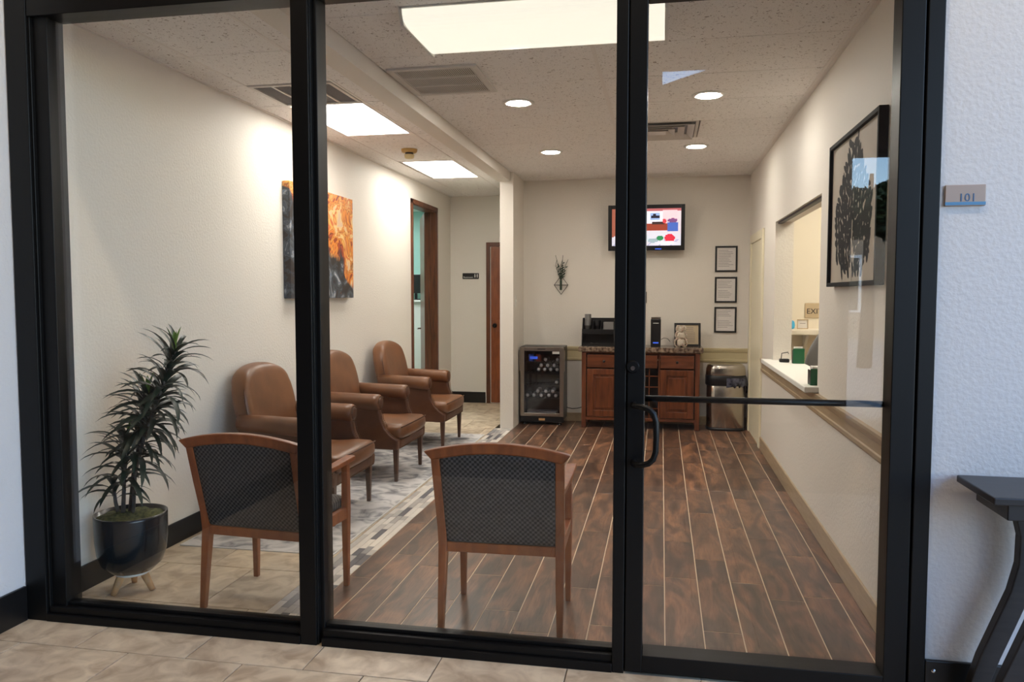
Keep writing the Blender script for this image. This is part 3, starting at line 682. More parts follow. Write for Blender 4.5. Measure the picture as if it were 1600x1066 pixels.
def leaf_mesh(L, W, a0, a1, m):
    n = 7; pts = []; x = z = 0
    for k in range(n + 1):
        tt = k / n; pts.append((x, z, W * (max(0, math.sin(PI * (.12 + .88 * tt)))) ** .7 * .5 + (.0006 if k < n else 0)))
        a = a0 + (a1 - a0) * tt ** .9; x += L / n * math.cos(a); z += L / n * math.sin(a)
    v = []; f = []
    for x, z, h in pts: v += [(x, -h, z + h * .35), (x, 0, z), (x, h, z + h * .35)]
    for k in range(n): f += [(3 * k, 3 * k + 3, 3 * k + 4, 3 * k + 1), (3 * k + 1, 3 * k + 4, 3 * k + 5, 3 * k + 2)]
    return MB().add(v, f).mesh('leaf', m, True)
LV = [leaf_mesh(.27, .029, math.radians(a0), math.radians(a1), 'leaf') for a0, a1 in ((66, 0), (58, -30), (48, -50), (36, -62), (28, -70))]
LY_ = [leaf_mesh(.14, .02, math.radians(82), math.radians(60), 'leaf_young'), leaf_mesh(.11, .022, math.radians(88), math.radians(75), 'leaf_young')]
def cane(path, z_from, count, size, young):
    pts = [Vector(p) for p in path]
    st = MB().tube(pts, [.011 - .004 * i / (len(pts) - 1) for i in range(len(pts))], 8).build('stem', 'stem', t, True)
    def at(z):
        for a, b in zip(pts, pts[1:]):
            if a.z <= z <= b.z: return a + (b - a) * (z - a.z) / (b.z - a.z), (b - a).normalized()
        return pts[-1], (pts[-1] - pts[-2]).normalized()
    top = pts[-1].z
    for i in range(count):
        u = (i + .5) / count; z = z_from + (top - z_from) * u; p, d = at(z)
        az = i * 2.39996 + random.uniform(-.2, .2)
        v = 4 - int(u * 4.99); v = max(0, min(4, v + random.choice((-1, 0, 0, 1))))
        o = put(LV[v], 'leaf', st, p, (random.uniform(-.15, .15) + d.y * 0, 0, az)); s_ = size * random.uniform(.8, 1.15) * (1.0 - .25 * u ** 3)
        o.scale = (s_, s_ * random.uniform(.9, 1.2), s_)
        # lean with the cane and keep clear of the wall
        tip = p.x + .25 * s_ * .75 * math.cos(az)
        if tip - 2.625 < -2.84: o.scale = (s_ * .6, s_, s_)
        q = Vector((0, 0, 1)).rotation_difference(d)
        o.rotation_mode = 'QUATERNION'; o.rotation_quaternion = q @ Euler((random.uniform(-.15, .15), 0, az)).to_quaternion()
    for i in range(young):
        o = put(LY_[i % 2], 'leaf', st, pts[-1], (0, 0, i * 2.1)); o.scale = (size,) * 3
cane([(.01, .0, .38), (.03, .0, .60), (.10, 0, .82), (.19, 0, 1.02), (.27, .0, 1.22)], .78, 84, .92, 4)
cane([(-.02, .02, .38), (.01, .02, .62), (.06, .02, .80), (.10, .02, .99)], .64, 64, .95, 3)
cane([(-.03, -.02, .38), (-.01, -.03, .55), (.02, -.04, .78)], .53, 40, .9, 1)
cane([(-.06, -.01, .38), (-.07, -.02, .45), (-.07, -.03, .54)], .46, 12, .8, 0)

# ---- console table outside
t = thing('console_table', 'black console table with curved legs against the white wall outside', 'table', (1.05, -.23, 0))
bx('table_top', 'console_wood', t, 0, 1.0, -.325, -.002, .825, .85, .004)
bx('apron', 'console_wood', t, .06, .94, -.28, -.02, .765, .825, .003)
def sabre(xt, sgn, y):
    P = [(.135, .765), (.16, .66), (.158, .56), (.135, .46), (.09, .34), (.045, .22), (.015, .11), (.0, .0)]
    Wd = [.038, .04, .042, .044, .045, .045, .042, .036]
    l_ = [(xt + sgn * x, z) for (x, z) in P]; r_ = [(xt + sgn * (x + w_ * 1.5), z) for (x, z), w_ in zip(P, Wd)]
    MB().prism(l_ + r_[::-1], 'y', y, y + .045).build('leg', 'console_wood', t, True if False else False, bevel=.004)
for y in (-.09, -.27): sabre(.02, 1, y); sabre(.98, -1, y)

# ---- beverage cooler
t = thing('beverage_cooler', 'stainless glass-door beverage cooler against the back wall by the partition', 'cooler', (-1.335, 5.505, 0))
b = MB().box(-.25, -.232, .03, .33, .075, .885).box(.232, .25, .03, .33, .075, .885).box(-.25, .25, .03, .33, .885, .90).box(-.25, .25, .03, .33, .06, .085).box(-.25, .25, .31, .33, .06, .90)
b.build('cabinet_shell', 'black_plastic', t, bevel=.003)
d = MB().box(-.25, -.205, -.01, .028, .10, .895).box(.205, .25, -.01, .028, .10, .895).box(-.205, .205, -.01, .028, .85, .895).box(-.205, .205, -.01, .028, .10, .135).build('door', 'steel', t, bevel=.003)
bx('glass', 'cooler_glass', d, -.205, .205, .004, .010, .135, .85)
bx('label', 'white_plastic', d, .12, .20, .0005, .0035, .818, .846)
bx('handle', 'steel', d, .251, .263, -.02, .02, .62, .86, .003); bx('handle', 'steel', d, -.263, -.251, -.02, .02, .62, .86, .003)
bx('badge', 'dark_steel', d, -.05, .04, -.0118, -.0102, .868, .876)
bx('kick_plate', 'black_plastic', t, -.25, .25, 0, .03, .03, .098, .003)
bx('badge', 'copper_foot', t, -.035, .035, -.003, -.0005, .052, .076)
for sx in (-1, 1):
    for y in (.03, .28): MB().lathe([(.026, 0), (.026, .012), (.012, .016), (.012, .06)], 14, (sx * .2, y, 0)).build('foot', 'black_plastic', t, True)
for z in (.30, .455, .60, .715): 
    sh = MB()
    for k in range(12): sh.tube([(-.215 + k * .039, .06, z), (-.215 + k * .039, .30, z)], .0025, 5)
    sh.tube([(-.232, .06, z), (.232, .06, z)], .004, 5).tube([(-.232, .30, z), (.232, .30, z)], .004, 5)
    sh.build('shelf', 'dark_steel', t)
bx('display', 'led_blue', t, -.15, -.06, .055, .06, .752, .782)
bot = MB().lathe([(.0001, .0), (.016, .0), (.017, .015), (.012, .017), (.014, .03), (.028, .06), (.029, .17), (.02, .18)], 14, axis='y').mesh('drink_bottle', 'drink_body', True)
cap = MB().lathe([(.0001, -.003), (.0185, -.002), (.0185, .016), (.0001, .016)], 14, axis='y').mesh('cap', 'drink_cap', True)
def bottle(x, z, lb):
    o = tag(put(bot, 'drink_bottle', None, (-1.335 + x, 5.575, z)), lb, 'bottle', 'drink bottles in the beverage cooler')
    put(cap, 'cap', o)
for zs, upper, lower in ((.60, (-.02, .055, .13), (-.05, .02, .09, .165)), (.30, (-.06, .035, .115), (-.18, -.105, -.02, .07, .15)), (.455, (), (.16,)), (.715, (), (.17, .03))):
    nth = ('leftmost', 'second', 'third', 'fourth', 'fifth'); sh_n = {.60: 'second shelf', .30: 'lowest shelf', .455: 'middle shelf', .715: 'top shelf'}[zs]
    for i, x in enumerate(sorted(lower)): bottle(x, zs + .0315, 'white-capped bottle lying on the %s of the cooler, %s in the bottom row' % (sh_n, nth[i]))
    for i, x in enumerate(sorted(upper)): bottle(x, zs + .080, 'white-capped bottle stacked on top on the %s of the cooler, %s' % (sh_n, nth[i]))
for k in range(6): 
    o = tag(MB().lathe([(.0001, 0), (.03, .002), (.032, .01), (.032, .11), (.027, .118), (.0001, .118)], 14, axis='x').build('drink_can', 'drink_body', None, True, loc=(-1.50 + .055 * (k % 3) * 2.1 - .02, 5.60 + .07 * (k // 3), .122 + 0 * k)), 'dark drink can at the bottom of the cooler, %s of the %s row' % (('left', 'middle', 'right')[k % 3], ('front', 'back')[k // 3]), 'can', 'cans at the bottom of the cooler')
tag(MB().lathe([(.0001, 0), (.03, .002), (.032, .01), (.032, .08), (.027, .088), (.0001, .088)], 14).build('drink_can', 'drink_blue', None, True, loc=(-1.475, 5.60, .721)), 'blue drink can on the top shelf of the cooler', 'can')
tag(MB().lathe([(.0001, 0), (.03, .002), (.032, .01), (.032, .075), (.027, .085), (.0001, .085)], 14).build('drink_can', 'drink_red', None, True, loc=(-1.39, 5.60, .721)), 'red drink can on the top shelf of the cooler', 'can')
cord = tag(MB().tube([(-1.08, 5.78, .17), (-1.02, 5.80, .155), (-.96, 5.80, .16), (-.92, 5.80, .17), (-.89, 5.83, .18)], .005, 6).build('power_cord', 'black_plastic', None, True), 'black power cord between the cooler and the cabinet', 'cord')

# ---- cabinet
CY = 5.42
t = thing('sideboard_cabinet', 'cherry wood coffee cabinet with granite top against the back wall', 'cabinet', (-.2275, CY, 0))
o_ = .2275
MB().box(-.645, .645, .425, .438, .09, .855).box(-.645, -.60, .022, .425, .09, .855).box(.60, .645, .022, .425, .09, .855).box(-.60, .60, .022, .425, .09, .11).box(-.20, -.182, .022, .425, .11, .855).box(.20, .218, .022, .425, .11, .855).box(-.60, .60, .022, .425, .835, .855).build('body', 'cab_wood', t, bevel=.003)
for sx in (-1, 1):
    for y in (.005, .38): bx('leg', 'cab_wood', t, sx * .645 - (.05 if sx > 0 else 0), sx * .645 + (.05 if sx < 0 else 0), y, y + .05, 0, .852, .004)
bx('bottom_rail', 'cab_wood_h', t, -.595, .595, .008, .022, .09, .125, .003)
bx('countertop', 'granite', t, -.68, .68, -.03, .438, .857, .912, .008)
def dknob(p, x, z):
    MB().lathe([(.0001, -.024), (.012, -.022), (.015, -.014), (.007, -.008), (.012, 0)], 14, (x, 0, z), axis='y').build('knob', 'dark_steel', p, True)
for x0_, x1_ in ((-.59, -.20), (-.18, .195), (.215, .59)):
    q = bx('drawer', 'cab_wood_h', t, x0_ + .006, x1_ - .006, 0, .022, .68, .825, .005); dknob(q, (x0_ + x1_) / 2, .752)
for x0_, x1_ in ((-.59, -.20), (.215, .59)):
    q = MB().box(x0_ + .006, x0_ + .075, 0, .022, .13, .665).box(x1_ - .075, x1_ - .006, 0, .022, .13, .665).box(x0_ + .075, x1_ - .075, 0, .022, .13, .20).box(x0_ + .075, x1_ - .075, 0, .022, .60, .665).build('door', 'cab_wood', t, bevel=.004)
    v = [(x0_ + .075, .016, .20), (x1_ - .075, .016, .20), (x1_ - .075, .016, .60), (x0_ + .075, .016, .60)]
    MB().box(x0_ + .075, x1_ - .075, .014, .02, .20, .60).build('panel_ground', 'cab_wood', q)
    bx('raised_panel', 'cab_wood', q, x0_ + .10, x1_ - .10, .004, .015, .225, .575, .009)
    hx = x0_ + .004 if x0_ < 0 else x1_ - .004
    for z in (.19, .60): bx('hinge', 'dark_steel', q, hx - .004, hx + .004, -.003, .002, z, z + .04)
for k in range(3): bx('rack_bar', 'cab_wood', t, -.18 + .094 * (k + 1) - .005, -.18 + .094 * (k + 1) + .005, .03, .042, .11, .67)
for k in range(4): bx('rack_bar', 'cab_wood', t, -.182, .20, .03, .042, .11 + .12 * (k + 1) - .005, .11 + .12 * (k + 1) + .005)
bx('rack_back', 'black_plastic', t, -.182, .20, .30, .31, .11, .68)
TOPZ = .912
# coffee organiser
t = thing('coffee_organizer', 'black tiered coffee organizer on the left end of the cabinet', 'organizer', (-.70, 5.62, TOPZ))
MB().box(-.185, .185, .085, .095, 0, .315).box(-.185, .185, -.10, .095, 0, .012).box(-.185, .185, -.06, .085, .135, .147).box(-.185, .185, -.07, -.06, .135, .19).build('tray', 'black_plastic', t, bevel=.002)
for s_ in (-1, 1): MB().prism([(-.10, 0), (.095, 0), (.095, .315), (.02, .315), (-.07, .17), (-.10, .05)], 'x', s_ * .185 - (.008 if s_ > 0 else 0), s_ * .185 + (.008 if s_ < 0 else 0)).build('side_panel', 'black_plastic', t, bevel=.002)
for x in (-.06, .03): bx('divider', 'black_plastic', t, x - .004, x + .004, -.06, .085, .147, .29)
bx('front_lip', 'black_plastic', t, -.177, .177, -.10, -.094, .012, .035)
def cup_stack(x, y, z, n, m, label):
    mb = MB()
    prof = [(.026, 0)]
    for k in range(n): prof += [(.030, .07 + .012 * k), (.036, .071 + .012 * k), (.036, .078 + .012 * k), (.0345, .079 + .012 * k)]
    prof = [(.0001, 0), (.026, 0)] + [q for k in range(n) for q in ((.034, .08 + .011 * k), (.037, .082 + .011 * k), (.037, .089 + .011 * k))] + [(.033, .09 + .011 * (n - 1)), (.0001, .03)]
    return tag(mb.lathe(prof, 20).build('cup_stack', m, None, True, loc=(x, y, z)), label, 'cups')
cup_stack(-.825, 5.645, TOPZ + .148, 12, 'grey_plastic', 'tall stack of grey paper cups in the coffee organizer')
cup_stack(-.716, 5.645, TOPZ + .148, 6, 'black_plastic', 'short stack of black lids in the coffee organizer')
tag(MB().box(-.645, -.53, 5.57, 5.69, TOPZ + .148, TOPZ + .27).build('napkin_box', 'grey_plastic', bevel=.006), 'pale grey napkin box in the coffee organizer', 'napkins')
for k in range(7):
    x = -.86 + .045 * k + random.uniform(-.01, .01)
    tag(MB().rbox((0, 0, .009), (.05, .035, .016), .006, 4).build('creamer_packet', 'white_plastic', None, True, loc=(x, 5.60 + random.uniform(-.03, .02), TOPZ + .0125), rot=(0, 0, random.uniform(-.5, .5))), 'small white packet in the lower tray of the organizer, %s from the left' % ('first', 'second', 'third', 'fourth', 'fifth', 'sixth', 'seventh')[k], 'packet', 'packets in the coffee organizer')
# tower device
t = thing('tower_speaker', 'slim black tower device with silver top on the cabinet', 'speaker', (-.06, 5.56, TOPZ))
bx('body', 'black_plastic', t, -.056, .056, -.06, .06, 0, .31, .008)
bx('top_band', 'steel', t, -.053, .053, -.057, .057, .31, .338, .006)
bx('logo_strip', 'white_plastic', t, -.03, .03, -.0625, -.0605, .262, .268)
bx('display', 'led_blue', t, -.03, .03, -.0622, -.0604, .04, .055)
tag(MB().tube([(.0, 5.60, TOPZ + .08), (.03, 5.64, TOPZ + .095), (.07, 5.68, TOPZ + .085), (.10, 5.70, TOPZ + .05)], .003, 6).build('power_cord', 'black_plastic', None, True), 'thin black cord behind the tower device', 'cord')
# framed notice
t = thing('framed_notice', 'black framed printed notice leaning at the right end of the cabinet', 'picture frame', (.29, 5.66, TOPZ)); t.rotation_euler = (math.radians(-8), 0, math.radians(4))
MB().box(-.145, -.12, -.01, .012, 0, .265).box(.12, .145, -.01, .012, 0, .265).box(-.12, .12, -.01, .012, 0, .025).box(-.12, .12, -.01, .012, .24, .265).build('frame', 'black_plastic', t, bevel=.003)
pg = bx('sheet', 'exit_plate', t, -.12, .12, 0, .006, .025, .24)
for k in range(9): bx('text_line', 'ink_grey', pg, -.10, .10 - .04 * random.random(), -.001, 0, .05 + .02 * k, .056 + .02 * k)
bx('easel', 'black_plastic', t, -.03, .03, .012, .016, 0, .20)
# ornament
t = thing('ornament', 'pale ornament of three stacked curled shapes in front of the framed notice', 'ornament', (.215, 5.535, TOPZ))
for k, (z, r) in enumerate(((.05, .058), (.13, .05), (.20, .044))):
    mb = MB(); 
    for s_ in (-1, 1): mb.tube([(s_ * r * .62 + r * .55 * math.cos(a) , -.01 + .004 * j, z + r * .8 * math.sin(a)) for j, a in enumerate([i * .45 for i in range(15)])], .009, 6)
    mb.rbox((0, .005, z), (r * 1.5, .05, r * 1.3), .02, 6)
    mb.build('curl', 'ornament', t, True)
    bd = MB()
    for j in range(9): bd.lathe([(.001, -.008), (.008, 0), (.001, .008)], 8, (random.uniform(-r, r), -.028, z + random.uniform(-.7, .7) * r))
    q = bd.build('beads', 'ornament', t, True); q['kind'] = 'stuff'
# ---- waste bin
t = thing('waste_bin', 'stainless steel waste bin with black liner in the far right corner', 'bin', (.705, 5.62, 0))
def sup(prof, m, name, n=36, par=None):
    mb = MB(); v = []
    for r, z in prof:
        for k in range(n):
            a = 2 * PI * k / n; c_, s_ = math.cos(a), math.sin(a); v.append((.215 * r * math.copysign(abs(c_) ** .6, c_), .15 * r * math.copysign(abs(s_) ** .7, s_), z))
    f = [(i * n + k, i * n + (k + 1) % n, (i + 1) * n + (k + 1) % n, (i + 1) * n + k) for i in range(len(prof) - 1) for k in range(n)] + [tuple(range(n))[::-1], tuple((len(prof) - 1) * n + k for k in range(n))]
    return mb.add(v, f).build(name, m, par or t, True)
sup([(.96, 0), (.97, .03)], 'black_plastic', 'foot_ring'); sup([(.93, .03), (.95, .035), (.95, .50), (.93, .505)], 'steel_bin', 'body')
sup([(.98, .495), (1.02, .505), (1.02, .60), (.98, .61)], 'black_plastic', 'rim_band'); sup([(.99, .605), (1.0, .62), (.98, .68), (.92, .715), (.80, .728)], 'steel_bin', 'lid')
ln = MB()
for k in range(26):
    a = -PI / 2 + k / 25 * 1.9; c_, s_ = math.cos(a), math.sin(a); dz = .06 + .05 * random.random() + (.12 if k > 17 else 0)
    x, y = .226 * math.copysign(abs(c_) ** .6, c_), .158 * math.copysign(abs(s_) ** .7, s_)
    ln.v += [(x * 1.0, y * 1.0, .585), (x * (1.02 + .05 * random.random()), y * (1.02 + .05 * random.random()), .585 - dz)]
ln.f = [(2 * k, 2 * k + 1, 2 * k + 3, 2 * k + 2) for k in range(25)]
ln.build('liner_bag', 'liner', t, True)

# ================================================================== WALL THINGS
# canvas
tag(box(-.03, .03, -.62, .62, -.45, .45).build('canvas_painting', 'marbled_paint', bevel=.003, loc=(XL + .0315, 2.93, 1.915)), 'abstract marbled canvas in orange, grey and black above the armchairs', 'painting')
# framed print on right wall
t = thing('framed_print', 'large black framed print of a dark lobed plant shape on the right wall', 'picture frame', (XR, .93, 1.93))
aY, aZ = .51, .39
MB().box(-.042, -.001, -aY, -aY + .022, -aZ, aZ).box(-.042, -.001, aY - .022, aY, -aZ, aZ).box(-.042, -.001, -aY + .022, aY - .022, -aZ, -aZ + .022).box(-.042, -.001, -aY + .022, aY - .022, aZ - .022, aZ).build('frame', 'print_black', t, bevel=.002)
bx('print', 'print_ground', t, -.024, -.016, -aY + .022, aY - .022, -aZ + .022, aZ - .022)
lo = MB(); rr = random.Random(3)
def ell(cy, cz, a, b, ang, x):
    n = 12; pts = []
    for k in range(n):
        u = 2 * PI * k / n; p, q = a * math.cos(u), b * math.sin(u); pts.append((cy + p * math.cos(ang) - q * math.sin(ang), cz + p * math.sin(ang) + q * math.cos(ang)))
    lo.add([(x, y, z) for y, z in pts], [tuple(range(n))])
for s_ in (-1, 1):
    for row in range(24):
        v = row / 23; zc = .325 - .65 * v
        half = (.10 + .62 * v if v < .5 else .41 - .12 * (v - .5)) if v < .93 else .25
        if s_ < 0: half *= .92
        base = .004 + (.03 * max(0, v - .6) * 4)
        nL = max(2, int((half - base) / .05))
        for k in range(nL):
            y = base + (half - base) * (k + .5) / nL; a = rr.uniform(.032, .05); b = rr.uniform(.013, .021)
            ell(s_ * y + rr.uniform(-.01, .01), zc + rr.uniform(-.012, .012) + .05 * (y / .4) * (v - .3), a, b, s_ * rr.uniform(.2, 1.4) if rr.random() < .75 else rr.uniform(0, 3.1), -.0242 - rr.random() * .0006)
for k in range(26): ell(rr.uniform(-.05, .05), .31 - .035 * k * .72, .03, .014, rr.uniform(1.1, 2.0), -.0245)
lo.build('printed_shape', 'print_black', t)
bx('stem_line', 'print_ground', t, -.0262, -.0256, -.006, .008, -.365, -.06)
# television
t = thing('television', 'wall-mounted television showing a living room picture on the back wall', 'television', (-.18, 5.70, 2.245)); t.rotation_euler = (math.radians(5), 0, 0)
tw, th = .425, .255
MB().box(-tw, -tw + .042, -.025, .03, -th, th).box(tw - .042, tw, -.025, .03, -th, th).box(-tw + .042, tw - .042, -.025, .03, -th, -th + .055).box(-tw + .042, tw - .042, -.025, .03, th - .042, th).build('bezel', 'black_plastic', t, bevel=.004)
bx('back_shell', 'black_plastic', t, -tw + .03, tw - .03, .012, .07, -th + .03, th - .03, .01)
bx('wall_bracket', 'dark_steel', t, -.12, .12, .07, .15, -.08, .08)
bx('indicator', 'led_blue', t, .10, .17, -.0262, -.0252, -th + .012, -th + .024)
N1, N2 = 72, 42
def paint(u, v):
    # u 0..1 left-right, v 0..1 top-down : a pale room with wood furniture, sofa, cushions
    c = (214, 200, 208)
    if v < .06: c = (176, 96, 100)
    if u < .2: c = (150, 84, 66)
    if .42 < u < .50 and v < .62: c = (150, 70, 48)
    if .50 < u < .74 and .06 < v < .5: c = (226, 224, 236)
    if .56 < u < .70 and .12 < v < .30: c = (150, 176, 220)
    if .57 < u < .69 and .20 < v < .26: c = (26, 24, 40)
    if .60 < u < .645 and .15 < v < .26: c = (30, 28, 44)
    if .74 < u < .95 and .05 < v < .30: c = (230, 196, 204)
    if .46 < u < .80 and .40 < v < .60: c = (142, 58, 40)
    if .58 < u < .76 and .36 < v < .44: c = (52, 34, 34)
    if ((u - .76) / .03) ** 2 + ((v - .34) / .06) ** 2 < 1: c = (206, 60, 70)
    if .80 < u < .96 and .38 < v < .62: c = (66, 96, 178)
    if ((u - .88) / .07) ** 2 + ((v - .33) / .06) ** 2 < 1: c = (120, 70, 120)
    sv = .62 + .10 * ((u - .6) / .5) ** 2
    if v > sv: c = (206, 204, 218)
    if v > sv + .16 and int(u * 30 + v * 20) % 5 == 0: c = (170, 168, 190)
    for cu, cv, ru, rv, cc in ((.50, .80, .06, .08, (196, 206, 216)), (.60, .86, .08, .06, (150, 168, 176)), (.70, .80, .05, .07, (36, 122, 74)), (.84, .80, .075, .11, (204, 40, 62)), (.40, .72, .05, .08, (214, 80, 80)), (.80, .93, .12, .06, (222, 220, 232)), (.3, .8, .1, .1, (190, 190, 206))):
        if ((u - cu) / ru) ** 2 + ((v - cv) / rv) ** 2 < 1: c = cc
    return lin(c)
v = []; f = []; cols = []
sw, sh_ = 2 * tw - .084, 2 * th - .097
for j in range(N2 + 1):
    for i in range(N1 + 1): v.append((-tw + .042 + sw * i / N1, -.012, th - .042 - sh_ * j / N2))
for j in range(N2):
    for i in range(N1):
        f.append((j * (N1 + 1) + i, (j + 1) * (N1 + 1) + i, (j + 1) * (N1 + 1) + i + 1, j * (N1 + 1) + i + 1)); cols.append(paint((i + .5) / N1, (j + .5) / N2))
me = bpy.data.meshes.new('screen'); me.from_pydata(v, [], f); ca = me.color_attributes.new('Col', 'FLOAT_COLOR', 'CORNER')
for p in me.polygons:
    for li in p.loop_indices: ca.data[li].color = cols[p.index]
me.materials.append(MATS['screen_picture']); put(me, 'screen', t)
# document frames
for z, lb in ((1.894, 'black framed document, topmost of three in a column on the back wall'), (1.547, 'black framed document, middle of three in a column on the back wall'), (1.208, 'black framed document, lowest of three in a column above the waste bin')):
    t = thing('document_frame', lb, 'picture frame', (.71, YB, z), group='framed documents in a column')
    a, b = .122, .146
    MB().box(-a, -a + .02, -.018, -.001, -b, b).box(a - .02, a, -.018, -.001, -b, b).box(-a + .02, a - .02, -.018, -.001, -b, -b + .02).box(-a + .02, a - .02, -.018, -.001, b - .02, b).build('frame', 'black_plastic', t, bevel=.003)
    pg = bx('document', 'paper', t, -a + .02, a - .02, -.008, -.003, -b + .02, b - .02)
    for k in range(11):
        if random.random() < .12: continue
        x1_ = random.uniform(.02, .085); bx('text_line', 'ink_grey', pg, -.085, x1_, -.0086, -.008, .095 - .018 * k, .099 - .018 * k)
# wall sconce plant
t = thing('wall_planter', 'geometric wire wall planter holding green sprigs above the cooler', 'wall planter', (-1.162, YB, 1.60))
for a, b in (((0, .115), (.082, .005)), ((.082, .005), (0, -.105)), ((0, -.105), (-.082, .005)), ((-.082, .005), (0, .115)), ((-.082, .005), (.082, .005))):
    MB().tube([(a[0], -.012, a[1]), (b[0], -.012, b[1])], .003, 6).build('wire', 'wire', t)
for s_ in (-1, 1): MB().tube([(s_ * .082, -.012, .005), (0, -.07, .0)], .0025, 6).build('wire', 'wire', t)
MB().lathe([(.008, -.055), (.014, -.05), (.013, .06), (.011, .06)], 12, (0, -.03, 0)).build('vase_tube', 'sprig', t, True)
for k in range(7):
    a = -.45 + .15 * k; L = .25 + .06 * math.sin(k * 2.1); pts = [(0, -.03, .05), (math.sin(a) * L * .3, -.035, .05 + L * .35), (math.sin(a) * L * .55 + .01 * math.sin(k), -.04, .05 + L * .75), (math.sin(a) * L * .62 + .02 * math.cos(k * 2), -.04, .05 + L)]
    sp = MB().tube(pts, .0025, 5).build('sprig', 'sprig', t)
    lv = MB()
    for j in range(10):
        u = .15 + .5 * j / 10; i = min(2, int(u * 3)); p = Vector(pts[i]).lerp(Vector(pts[i + 1]), u * 3 - i); an = j * 2.4 + k
        q = p + Vector((math.cos(an) * .035, -abs(math.sin(an)) * .012, .02)); r_ = p + Vector((math.cos(an) * .018 - .006, -.004, .016)); r2 = p + Vector((math.cos(an) * .018 + .006, -.004, .006))
        o0 = len(lv.v); lv.v += [tuple(p), tuple(r_), tuple(q), tuple(r2)]; lv.f.append((o0, o0 + 1, o0 + 2, o0 + 3))
    x = lv.build('leaflets', 'sprig', sp); x['kind'] = 'stuff'
# switches
t = thing('light_switch', 'white light switch plate on the partition wall beside the cooler', 'switch', (-1.61, 5.32, 1.42))
bx('plate', 'white_plastic', t, 0.0005, .006, -.035, .035, -.058, .058, .002); bx('toggle', 'white_plastic', t, .006, .016, -.006, .006, -.004, .016, .002)
t = thing('wall_switch', 'dark switch plate on the back wall beside the door stile', 'switch', (-.205, YB, 1.46))
bx('plate', 'dark_steel', t, -.035, .035, -.007, -.0005, -.065, .065, .002); bx('rocker', 'black_plastic', t, -.016, .016, -.011, -.007, -.034, .034, .002)
# signs
t = thing('room_sign', 'small metal room number sign reading 101 on the white wall outside', 'sign', (1.05, -.2155, 1.848))
bx('plate', 'sign_plate', t, -.066, .066, -.010, -.0005, -.037, .037, .002); bx('lower_strip', 'sign_blue', t, -.066, .066, -.0112, -.0101, -.034, -.023)
text('number', '101', .04, 'sign_digit', t, (-.024, -.0105, -.021), ext=.0008)
t = thing('restroom_sign', 'black sign with white lettering on the hallway end wall', 'sign', (-2.575, YH, 1.745))
bx('plate', 'black_plastic', t, -.115, .115, -.012, -.0005, -.04, .04, .006)
text('lettering', 'Restroom', .034, 'white_plastic', t, (-.102, -.0128, -.028), ext=.0006)
for x, w_ in ((.062, .018), (.094, .014)):
    MB().lathe([(.0001, -.0140), (.0075, -.0138), (.0075, -.0122)], 10, (x, 0, .022), axis='y').prism([(x - .008, .012), (x + .008, .012), (x + w_ / 2, -.008), (x + .004, -.008), (x + .004, -.024), (x - .004, -.024), (x - .004, -.008), (x - w_ / 2, -.008)], 'y', -.0138, -.0122).build('pictogram', 'white_plastic', t)
t = thing('exit_sign', 'tan sign reading EXIT on the reception office wall', 'sign', (1.43, 4.45, 1.345))
bx('plate', 'exit_plate', t, -.11, .11, -.012, -.0005, -.07, .07, .008); text('lettering', 'EXIT', .07, 'ink', t, (-.095, -.0135, -.03), ext=.001)

# ================================================================== RECEPTION OFFICE
t = thing('ceiling_light', 'bright ceiling panel inside the reception office', 'ceiling light', (1.9, 3.1, 2.75))
MB().box(-.32, .32, -.62, -.60, -.02, -.0005).box(-.32, .32, .60, .62, -.02, -.0005).box(-.32, -.30, -.60, .60, -.02, -.0005).box(.30, .32, -.60, .60, -.02, -.0005).build('frame', 'tbar', t)
bx('diffuser', 'reception_lens', t, -.30, .30, -.60, .60, -.014, -.008)
sh = thing('wall_shelf', 'pale shelf on the back wall of the reception office', 'shelf', (1.62, 4.45, 1.13))
bx('board', 'reception_paint', sh, -.50, 1.2, -.32, -.0005, 0, .045, .005); 
for x in (-.3, .8): MB().prism([(-.0005, 0), (-.0005, -.18), (-.2, 0)], 'x', x - .012, x + .012).build('bracket', 'white_paint', sh)
t = thing('desk_photo', 'small framed card on the shelf in the reception office', 'picture frame', (1.285, 4.33, 1.176))
MB().box(-.05, -.042, -.006, .006, 0, .09).box(.042, .05, -.006, .006, 0, .09).box(-.042, .042, -.006, .006, 0, .008).box(-.042, .042, -.006, .006, .082, .09).build('frame', 'exit_plate', t); q = bx('card', 'paper', t, -.042, .042, 0, .003, .008, .082); bx('text_line', 'ink_grey', q, -.025, .025, -.001, 0, .05, .055)
tag(MB().rbox((0, 0, .04), (.075, .05, .08), .022, 6, lambda x, y, z: (x * (1 - 3 * max(0, z - .04)), y, z)).build('blue_bottle', 'blue_bag', None, True, loc=(1.175, 4.30, 1.176)), 'small bright blue bottle on the reception office shelf', 'bottle')
t = thing('office_chair', 'grey office chair back behind the reception counter', 'chair', (1.405, 3.50, 0), math.radians(8))
def cb(x, y, z): return (x * (1 - .25 * ((z - .83) / .25) ** 2), y + .05 * math.sin((z - .6) * 5) + .5 * x * x, z)
MB().rbox((0, .0, .885), (.46, .05, .67), .02, 10, cb).build('backrest', 'chair_grey', t, True)
MB().rbox((0, -.25, .50), (.48, .46, .08), .03, 8).build('seat', 'chair_grey', t, True)
MB().tube([(0, .03, .62), (0, .07, .50), (0, -.05, .45), (0, -.2, .45)], .02, 8).build('back_bracket', 'black_plastic', t, True)
MB().tube([(0, -.22, .07), (0, -.22, .46)], .025, 10).build('column', 'black_plastic', t, True)
